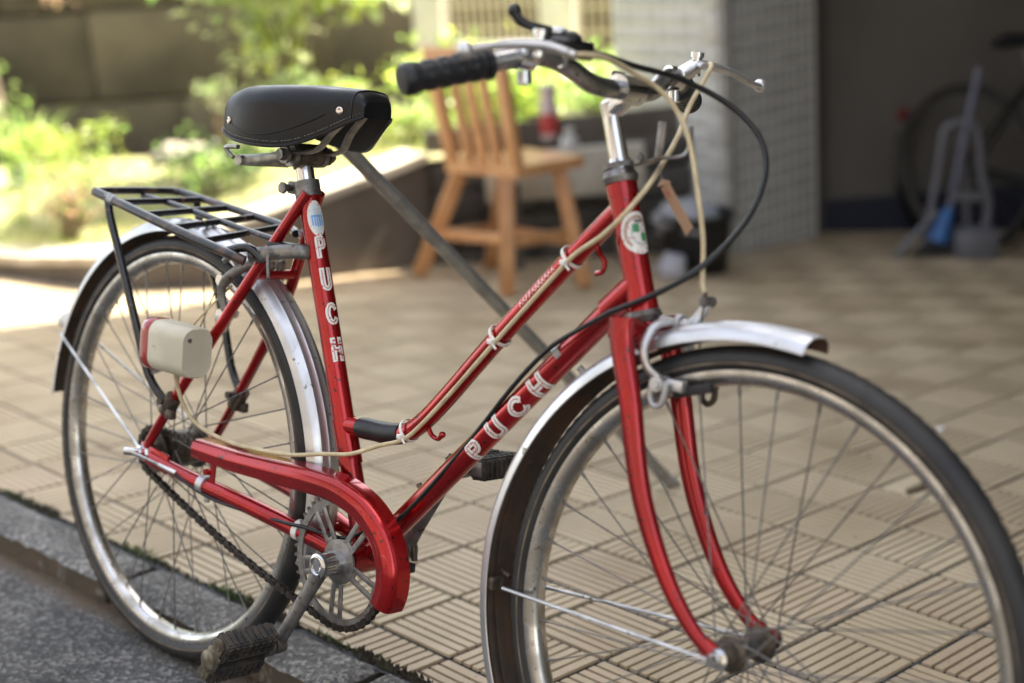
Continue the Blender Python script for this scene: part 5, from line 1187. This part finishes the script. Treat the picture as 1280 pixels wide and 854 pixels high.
# low white bench with bottles, against the dark wall
bench = empty('white_bench', Matrix.Identity(4), 'low off-white bench board behind the wooden chair, bottles on it', 'bench')
WB = mat('chalky_white_board', (0.55, 0.53, 0.46), 0.7, 0, col2=(0.42, 0.40, 0.34), nscale=9)
part('seat_board', WB, (bar, (-1.80, 2.56, 0.175), (-1.43, 2.985, 0.175), 0.036, 0.17, (0, 0, 1), 0.005), parent=bench)
DKW = mat('dark_bench_leg', (0.12, 0.11, 0.10), 0.8)
for (x, y) in ((-1.75, 2.63), (-1.49, 2.93)): part('leg', DKW, (box, (x, y, 0.0), (0.06, 0.06, 0.31), Matrix.Rotation(R_(49), 3, 'Z')), parent=bench)
def bottle(name, c, h, r, m_, label, capm, band=None, neck=0.35):
    o_ = empty(name, Matrix.Translation(c), label, 'bottle')
    part('body', m_, (lathe, [(0.0001, 0), (r*0.92, 0), (r, 0.006), (r, h*0.62), (r*0.9, h*0.70), (r*neck, h*0.82), (r*neck, h*0.88), (0.0001, h*0.88)], (0, 0, 0), (0, 0, 1), 24), parent=o_)
    part('cap', capm, (lathe, [(0.0001, h*0.88), (r*(neck+.12), h*0.88), (r*(neck+.12), h*0.99), (0.0001, h)], (0, 0, 0), (0, 0, 1), 20), parent=o_)
    if band: part('label_band', band, (lathe, [(r*1.01, h*0.12), (r*1.02, h*0.14), (r*1.02, h*0.46), (r*1.01, h*0.48)], (0, 0, 0), (0, 0, 1), 24), parent=o_)
    return o_
WGR = mat('greyish_white_plastic', (0.50, 0.50, 0.50), 0.4); PINKW = mat('pinkish_white_plastic', (0.55, 0.46, 0.46), 0.4); REDB = mat('red_label', (0.45, 0.05, 0.05), 0.4)
bottle('plastic_bottle', (-1.615, 2.805, 0.195), 0.135, 0.034, WGR, 'greyish white plastic bottle on the low bench', WGR)
bottle('plastic_bottle', (-1.795, 2.900, 0.262), 0.20, 0.034, PINKW, 'tall pinkish white bottle with red band on top of the dark wall', PINKW, REDB, neck=0.82)

# black tub with grey cloth at the foot of the pillar
tub = empty('black_tub', Matrix.Translation((-1.25, 3.04, -0.195)), 'black plastic tub holding a grey cloth at the foot of the tiled pillar', 'tub')
part('tub_body', BLKPL, (lathe, [(0.0001, 0), (0.105, 0), (0.125, 0.19), (0.135, 0.195), (0.135, 0.21), (0.122, 0.21), (0.10, 0.02), (0.0001, 0.015)], (0, 0, 0), (0, 0, 1), 32), parent=tub)
CLOTH = mat('grey_cloth', (0.30, 0.31, 0.33), 0.9, 0, bump=0.3)
def blob(name, c, sx, sy, sz, m_, label, cat, seed, parent=None):
    bm = bmesh.new(); bmesh.ops.create_icosphere(bm, subdivisions=3, radius=1); rn_ = random.Random(seed); ph = [rn_.uniform(0, 6) for _ in range(9)]
    for v in bm.verts:
        n_ = 1+0.16*math.sin(5*v.co.x+ph[0])*math.sin(4*v.co.y+ph[1])+0.12*math.sin(8*v.co.z+ph[2]+3*v.co.x)+0.05*math.sin(15*v.co.y+ph[3])
        v.co = V((v.co.x*sx*n_, v.co.y*sy*n_, max(-0.6, v.co.z)*sz*n_))
    me = bpy.data.meshes.new(name); bm.to_mesh(me); bm.free(); me.materials.append(m_); me.polygons.foreach_set('use_smooth', [True]*len(me.polygons))
    o = link(name, me, parent, Matrix.Translation(c))
    if parent is None: tag(o, label, cat)
    return o
blob('cloth', (-1.27, 3.02, -0.01), 0.12, 0.10, 0.07, CLOTH, 'crumpled grey cloth lying over the rim of the black tub', 'cloth', 4)
blob('plastic_bag', (-1.24, 2.88, -0.155), 0.055, 0.05, 0.05, mat('white_bag', (0.42, 0.42, 0.46), 0.5), 'small crumpled white plastic bag on the floor by the black tub', 'bag', 9)

blob('pebble', (0.354, 1.816, -0.107), 0.009, 0.008, 0.007, mat('white_pebble', (0.75, 0.74, 0.72), 0.5), 'tiny white pebble lying on the tiles beyond the front wheel', 'pebble', 3)
# ------------------------------------------------------------------ things inside the garage
GF = mat('grey_enamel', (0.15, 0.155, 0.18), 0.4, 0.1); BLUEP = mat('blue_plastic', (0.04, 0.15, 0.42), 0.4)
trolley = empty('folding_trolley', Matrix.Translation((-0.72, 3.98, -0.285)), 'grey folding hand trolley standing inside the dark garage', 'trolley')
tx = V((0.72, 0.69, 0)); ty = V((-0.69, 0.72, 0))
def tp(x, z, y=0.0): return tx*x+ty*y+V((0, 0, z))
part('side_frame', GF, (tube, [tp(-.155, .02), tp(-.125, .20), tp(-.10, .34), tp(-.085, .46), tp(-.06, .50), tp(0, .505), tp(.035, .48), tp(.05, .42)], 0.014, 10, True, 0, 4), parent=trolley)
part('side_frame', GF, (tube, [tp(.050, .43), tp(.060, .30), tp(.085, .22), tp(.080, .12), tp(.045, .06)], 0.015, 10, True, 0, 4), parent=trolley)
part('side_frame', GF, (tube, [tp(-.02, .48, .02), tp(.0, .30, .02), tp(.02, .06, .02)], 0.012, 10, True, 0, 3), parent=trolley)
part('cross_bar', GF, (bar, tp(-.06, .235), tp(.06, .225), 0.03, 0.03), parent=trolley)
part('base_box', GF, (box, tp(.03, .055, -.02), (0.16, 0.14, 0.12), Matrix.Rotation(R_(44), 3, 'Z'), 0.02), parent=trolley)
part('foot_bar', GF, (tube, [tp(-.11, .18, -.02), tp(-.21, .09, -.04), tp(-.27, .02, -.05)], 0.013, 10, True, 0, 3), parent=trolley)
for s in (-1, 1): part('trolley_wheel', BLKPL, (lathe, [(0.0001, -0.012), (0.032, -0.012), (0.036, -0.006), (0.036, 0.006), (0.032, 0.012), (0.0001, 0.012)], tp(.03+s*0.09, .036, .06), tuple(tx), 20), parent=trolley)
broom = empty('broom', Matrix.Translation((-0.745, 3.952, -0.285)), 'broom with grey handle, blue socket and dark bristles leaning on the grey trolley', 'broom')
part('handle', mat('grey_blue_handle', (0.14, 0.15, 0.22), 0.4), (tube, [tp(-.03, .14), tp(.075, .68)], 0.012, 12), parent=broom)
part('handle_tip', GF, (tube, [tp(.0745, .675), tp(.080, .70)], 0.014, 12), parent=broom)
part('socket', BLUEP, (tube, [tp(-.065, .07), tp(-.045, .13), tp(-.02, .19)], [0.044, 0.034, 0.014], 14, True, 0, 3), parent=broom)
mb = MB(); rnd = random.Random(5)
for k in range(160):
    u = rnd.uniform(-1, 1); v = rnd.uniform(-.5, .5); bar(mb, tp(-.065+u*.03, .08, v*.03), tp(-.085+u*.085, .004, v*.06), 0.003, 0.003)
o = mb.obj('bristles', mat('dark_bristle', (0.05, 0.05, 0.055), 0.8), broom, 0); o['kind'] = 'stuff'
# a bicycle parked deep in the garage
gb_ = empty('bicycle', Matrix.Translation((-0.865, 4.28, -0.345)) @ Matrix.Rotation(R_(-10), 4, 'Z'), 'dark bicycle with red rear reflector parked in the shadow of the garage', 'bicycle')
DKM = mat('dark_frame_paint', (0.012, 0.012, 0.014), 0.4)
for cx_ in (0.0, 1.02):
    w = part('wheel', STEEL, (lathe, [(0.292, -0.010), (0.300, -0.012), (0.300, 0.012), (0.292, 0.010)], (cx_, 0, 0.33), (0, 1, 0), 72, 0, True), parent=gb_)
    part('tyre', RUB, (lathe, [(0.300, -0.012), (0.312, -0.018), (0.324, -0.014), (0.330, 0), (0.324, 0.014), (0.312, 0.018), (0.300, 0.012)], (cx_, 0, 0.33), (0, 1, 0), 72, 0, True), parent=w)
    for k in range(18):
        a = 2*math.pi*k/18; part('spoke', STEEL, (tube, [(cx_, 0, 0.33), (cx_+0.295*math.cos(a), 0, 0.33+0.295*math.sin(a))], 0.001, 4), parent=w)
for a, b_, r, nm in (((0.42, 0, 0.28), (0.27, 0, 0.74), 0.015, 'seat_tube'), ((0.42, 0, 0.28), (0.84, 0, 0.66), 0.016, 'down_tube'), ((0.28, 0, 0.70), (0.83, 0, 0.74), 0.014, 'top_tube'), ((0.85, 0, 0.62), (0.81, 0, 0.80), 0.017, 'head_tube'), ((0.0, 0.05, 0.33), (0.28, 0.01, 0.70), 0.008, 'seat_stay'), ((0.0, -0.05, 0.33), (0.28, -0.01, 0.70), 0.008, 'seat_stay'), ((0, 0.05, 0.33), (0.42, 0.02, 0.28), 0.010, 'chain_stay'), ((0, -0.05, 0.33), (0.42, -0.02, 0.28), 0.010, 'chain_stay'), ((0.85, 0.04, 0.62), (1.02, 0.05, 0.33), 0.011, 'fork_blade'), ((0.85, -0.04, 0.62), (1.02, -0.05, 0.33), 0.011, 'fork_blade'), ((0.27, 0, 0.73), (0.25, 0, 0.80), 0.012, 'seat_post'), ((0.81, 0, 0.79), (0.79, 0, 0.88), 0.011, 'stem')):
    part(nm, DKM if 'post' not in nm else STEEL, (tube, [a, b_], r, 12), parent=gb_)
part('handlebar', STEEL, (tube, [(0.70, -0.27, 0.90), (0.80, -0.24, 0.90), (0.84, -0.12, 0.89), (0.80, 0, 0.88), (0.84, 0.12, 0.89), (0.80, 0.24, 0.90), (0.70, 0.27, 0.90)], 0.011, 12, True, 0, 5), parent=gb_)
part('saddle', LEATH, (tube, [(0.13, 0, 0.815), (0.18, 0, 0.83), (0.26, 0, 0.835), (0.34, 0, 0.838), (0.40, 0, 0.835)], [0.05, 0.085, 0.06, 0.03, 0.018], 18, True, 0, 4, None, ((0, 1, 0), 1, 0.35)), parent=gb_)
part('mudguard', DKM, (lathe, [(0.352, -0.022), (0.358, 0.0), (0.352, 0.022)], (0, 0, 0.33), (0, 1, 0), 40, 0, False, None, None, (math.pi*0.9, math.pi*1.95)), parent=gb_)
part('reflector', REDLENS, (lathe, [(0.0001, 0), (0.026, 0.0), (0.028, 0.012), (0.0001, 0.016)], (-0.315, 0, 0.52), (-0.9, 0, 0.4), 20), parent=gb_)
part('crank', STEEL, (bar, (0.42, -0.06, 0.28), (0.50, -0.07, 0.14), 0.012, 0.02, (0, 1, 0)), (lathe, [(0.07, -0.001), (0.085, -0.001), (0.085, 0.001), (0.07, 0.001)], (0.42, -0.045, 0.28), (0, 1, 0), 40, 0, True), parent=gb_)

# ------------------------------------------------------------------ plants
def leafmat(name, c1, c2, tr=0.5, rough=0.35, sc=8):
    return mat(name, c1, rough, 0, col2=c2, nscale=sc, lo=0.4, hi=0.6, transl=tr, spec=0.6)
LG = leafmat('bright_leaf', (0.20, 0.34, 0.08), (0.32, 0.42, 0.13)); LY = leafmat('yellow_leaf', (0.40, 0.44, 0.08), (0.30, 0.40, 0.08)); LD = leafmat('dark_leaf', (0.035, 0.075, 0.022), (0.06, 0.10, 0.03), 0.3)
LP = leafmat('pale_leaf', (0.34, 0.42, 0.22), (0.42, 0.45, 0.26)); TWIG = mat('twig_bark', (0.16, 0.11, 0.07), 0.85, 0, col2=(0.10, 0.07, 0.045), nscale=30); LR = leafmat('dry_pink_leaf', (0.34, 0.20, 0.13), (0.28, 0.22, 0.12))
def leaf(mb, p, d, n_, L, w_, mi):
    d = d.normalized(); s_ = d.cross(n_); 
    if s_.length < 1e-3: s_ = d.orthogonal()
    s_.normalize(); up = s_.cross(d)
    a, b_, c, e = p, p+d*L*0.5+s_*w_*0.5+up*w_*0.12, p+d*L-up*L*0.12, p+d*L*0.5-s_*w_*0.5+up*w_*0.12; m_ = p+d*L*0.5
    mb.add([a, b_, c, e, m_], [(0, 1, 4), (1, 2, 4), (0, 4, 3), (4, 2, 3)], mi)
def bush(name, label, c, rx_, ry_, z0, z1, nst, nleaf, L, w_, mats, cat='bush', seed=1, topbias=0.0, nclump=16, group=None, leafy0=0.2):
    rnd = random.Random(seed); o_ = empty(name, Matrix.Translation(c), label, cat, group)
    tips = []; h = z1-z0
    for k in range(nst):
        a = rnd.random()*6.283; rr = rnd.uniform(.35, 1.0); tipz = z0+h*rnd.uniform(.65, 1.0)
        tip = V((rx_*rr*math.cos(a), ry_*rr*math.sin(a), tipz)); mid = V((tip.x*.35+rnd.gauss(0, .02), tip.y*.35+rnd.gauss(0, .02), z0+(tipz-z0)*.5))
        base = V((rnd.gauss(0, .02), rnd.gauss(0, .02), z0-0.02)); r0 = 0.004+0.006*h
        mb = MB(); tube(mb, [base, mid, tip], [r0, r0*.7, r0*.25], 7, True, 0, 4)
        for q in range(3):
            t = rnd.uniform(.35, .85); b0 = mid.lerp(tip, t); b1 = b0+V((rnd.gauss(0, .3)*rx_, rnd.gauss(0, .3)*ry_, rnd.uniform(.05, .22)*h)); tube(mb, [b0, b1], [r0*.4, r0*.15], 5); tips.append(b1)
        tips.append(tip); mb.obj('stem', TWIG, o_)
    cl = []
    for k in range(nclump):
        if k < len(tips): p = tips[k]
        else:
            a = rnd.random()*6.283; rr = math.sqrt(rnd.random()); p = V((rx_*rr*math.cos(a), ry_*rr*math.sin(a), z0+h*(leafy0+(1-leafy0)*rnd.random()**(1-topbias*.5))))
        cl.append((p, rnd.uniform(.13, .27)*min(rx_, h)*1.2, rnd.randrange(len(mats))))
    mb = MB()
    for k in range(nleaf):
        p, r, cm = rnd.choice(cl); q = p+V((rnd.gauss(0, r), rnd.gauss(0, r), rnd.gauss(0, r*.8)))
        if q.z < z0+0.01: q.z = z0+0.01+rnd.random()*0.05
        d = V((rnd.gauss(0, 1), rnd.gauss(0, 1), rnd.gauss(-.1, .7))); n_ = V((rnd.gauss(0, .6), rnd.gauss(0, .6), 1)); s_ = rnd.uniform(.6, 1.25)
        leaf(mb, q, d, n_, L*s_, w_*s_, cm if rnd.random() < .75 else rnd.randrange(len(mats)))
    f = mb.obj('foliage', mats, o_, 0, fix=False); f['kind'] = 'stuff'; return o_
bush('broadleaf_bush', 'tall broad-leaved bright green bush in front of the olive wall, behind the saddle', (-3.12, 2.82, 0.0), 0.36, 0.34, 0.14, 1.18, 9, 4300, 0.078, 0.047, [LG, LY, LP], seed=21, nclump=40, leafy0=0.22)
bush('yellow_bush', 'small yellow-green bush at the left, pale flowers beside it', (-3.12, 1.72, 0.0), 0.17, 0.17, 0.045, 0.40, 12, 950, 0.030, 0.015, [LY, LY, LG], seed=5, nclump=30, topbias=.6, leafy0=.4)
bush('dry_bush', 'low dry pinkish twiggy bush at the coping of the planter', (-2.92, 1.56, 0.0), 0.20, 0.12, 0.05, 0.25, 16, 620, 0.024, 0.012, [LR, LP, LG], seed=6, nclump=30)
bush('dark_shrub', 'low dark green shrub under the saddle behind the pale coping', (-2.78, 2.06, 0.0), 0.20, 0.17, 0.10, 0.29, 10, 800, 0.035, 0.018, [LD, LG, LD], seed=8, nclump=24)
bush('pale_plant', 'low pale green plant at the far left of the planter', (-3.30, 1.32, 0.0), 0.20, 0.16, 0.03, 0.20, 8, 400, 0.04, 0.022, [LP, LG, LP], 'plant', seed=9, nclump=18)
bush('leafy_shrub', 'bright green leafy shrub behind the back of the wooden chair', (-2.44, 3.28, 0.0), 0.30, 0.24, 0.16, 0.46, 10, 1200, 0.07, 0.028, [LG, LY, LG], seed=12, nclump=34)
bush('hedge_plant', 'green garden plant below the right lattice panel of the gate', (-2.20, 3.70, 0.0), 0.24, 0.18, 0.12, 0.42, 8, 700, 0.06, 0.03, [LG, LG, LP], seed=13, nclump=22)
bush('ground_plant', 'small sunlit ground plant on the lawn left of the wooden chair', (-2.42, 2.72, 0.0), 0.20, 0.14, 0.17, 0.34, 7, 420, 0.045, 0.022, [LG, LY, LP], 'plant', seed=14, nclump=16)
bush('dark_bush', 'dark shaded bush at the foot of the tree in the left corner', (-5.05, 2.05, 0.0), 0.42, 0.30, 0.02, 0.42, 10, 900, 0.06, 0.03, [LD, LD, LG], seed=15, nclump=26)
# flowers by the yellow bush
fl = empty('flower_plant', Matrix.Translation((-3.33, 1.60, 0.04)), 'small plant with white blossoms at the left of the yellow-green bush', 'flower')
WF = mat('white_petal', (0.78, 0.76, 0.72), 0.6, transl=0.3); rnd = random.Random(31)
for k in range(9):
    x, y, z = rnd.gauss(0, .06), rnd.gauss(0, .06), rnd.uniform(.16, .27); mb = MB(); tube(mb, [(x*.3, y*.3, 0), (x, y, z)], 0.002, 5); mb.obj('stem', LG, fl)
    mb = MB()
    for q in range(6):
        a = q*1.047; leaf(mb, V((x, y, z)), V((math.cos(a), math.sin(a), .35)), V((0, 0, 1)), 0.022, 0.014, 0)
    mb.obj('blossom', WF, fl, 0, fix=False)
# iris-like blades
ir = empty('blade_plant', Matrix.Translation((-4.25, 2.12, 0.02)), 'clump of upright dark green blades in front of the olive wall', 'plant')
rnd = random.Random(41)
for k in range(34):
    a = rnd.random()*6.283; lean = rnd.uniform(.05, .30); h = rnd.uniform(.28, .50); b0 = V((rnd.gauss(0, .05), rnd.gauss(0, .05), 0)); mb = MB(); P = []; w0 = 0.011; s_ = V((-math.sin(a), math.cos(a), 0))
    for q in range(6): t = q/5; P.append((b0+V((math.cos(a)*lean*t*t, math.sin(a)*lean*t*t, h*t*(1-.18*t))), w0*(1-t)**.6+0.0006))
    vs = [];
    for p, w_ in P: vs += [p-s_*w_, p+s_*w_]
    mb.add(vs, [(2*i, 2*i+1, 2*i+3, 2*i+2) for i in range(5)]); mb.obj('blade', LG if k % 3 else LD, ir, 0, fix=False)
# tree trunk in the left corner
tr = empty('corner_tree', Matrix.Translation((-5.15, 2.42, 0.0)), 'leaning tree with grey-brown trunk in the top left corner', 'tree')
BARK = mat('grey_brown_bark', (0.17, 0.135, 0.09), 0.9, 0, col2=(0.09, 0.07, 0.05), nscale=12, bump=0.7, bscale=50, bdist=0.006)
part('trunk', BARK, (tube, [(0.10, 0.08, -0.05), (0.05, 0.04, 0.30), (0.0, 0.0, 0.70), (-0.06, -0.03, 1.3), (-0.15, -0.05, 2.1)], [0.085, 0.070, 0.062, 0.058, 0.05], 16, True, 0, 5), parent=tr)
part('limb', BARK, (tube, [(-0.14, -0.12, -0.02), (-0.17, -0.12, 0.5), (-0.20, -0.12, 1.2), (-0.26, -0.1, 2.0)], [0.075, 0.066, 0.055, 0.045], 12, True, 0, 4), parent=tr)
mb = MB(); rnd = random.Random(51)
for cc in [V((rnd.uniform(-1, .6), rnd.uniform(-.5, .6), rnd.uniform(1.7, 2.9))) for _ in range(26)]:
    for k in range(50): leaf(mb, cc+V((rnd.gauss(0, .18), rnd.gauss(0, .18), rnd.gauss(0, .13))), V((rnd.gauss(0, 1), rnd.gauss(0, 1), rnd.gauss(-.2, .6))), V((0, 0, 1)), .09, .045, rnd.randrange(2))
o = mb.obj('crown', [LD, LG], tr, 0, fix=False); o['kind'] = 'stuff'
br = MB(); tube(br, [(0.0, 0.0, 1.15), (0.25, 0.2, 1.05), (0.42, 0.32, 0.86)], [0.014, 0.008, 0.004], 8, True, 0, 4); br.obj('branch', BARK, tr)
mb = MB()
for k in range(26): leaf(mb, V((0.38+rnd.gauss(0, .06), 0.28+rnd.gauss(0, .05), 0.84+rnd.gauss(0, .05))), V((rnd.gauss(0, 1), rnd.gauss(0, 1), -.6)), V((0, 0, 1)), .05, .025, 0)
mb.obj('dry_leaves', [LR], tr, 0, fix=False)
# rocks on the lawn
ROCK = mat('pale_rock', (0.42, 0.38, 0.31), 0.9, 0, col2=(0.30, 0.27, 0.22), nscale=9, bump=0.5, bscale=40)
blob('rock', (-4.05, 2.80, 0.05), 0.17, 0.12, 0.075, ROCK, 'flat pale rock on the lawn in front of the olive wall', 'rock', 2)
bush('bamboo_tuft', 'wispy tuft of thin stems by the pale rock on the lawn', (-4.2, 3.15, 0.0), 0.12, 0.12, 0.03, 0.36, 9, 110, 0.06, 0.010, [LG, LP], 'plant', seed=61, nclump=14)
S.cycles.use_denoising = True
# top-level things already carry their world matrices
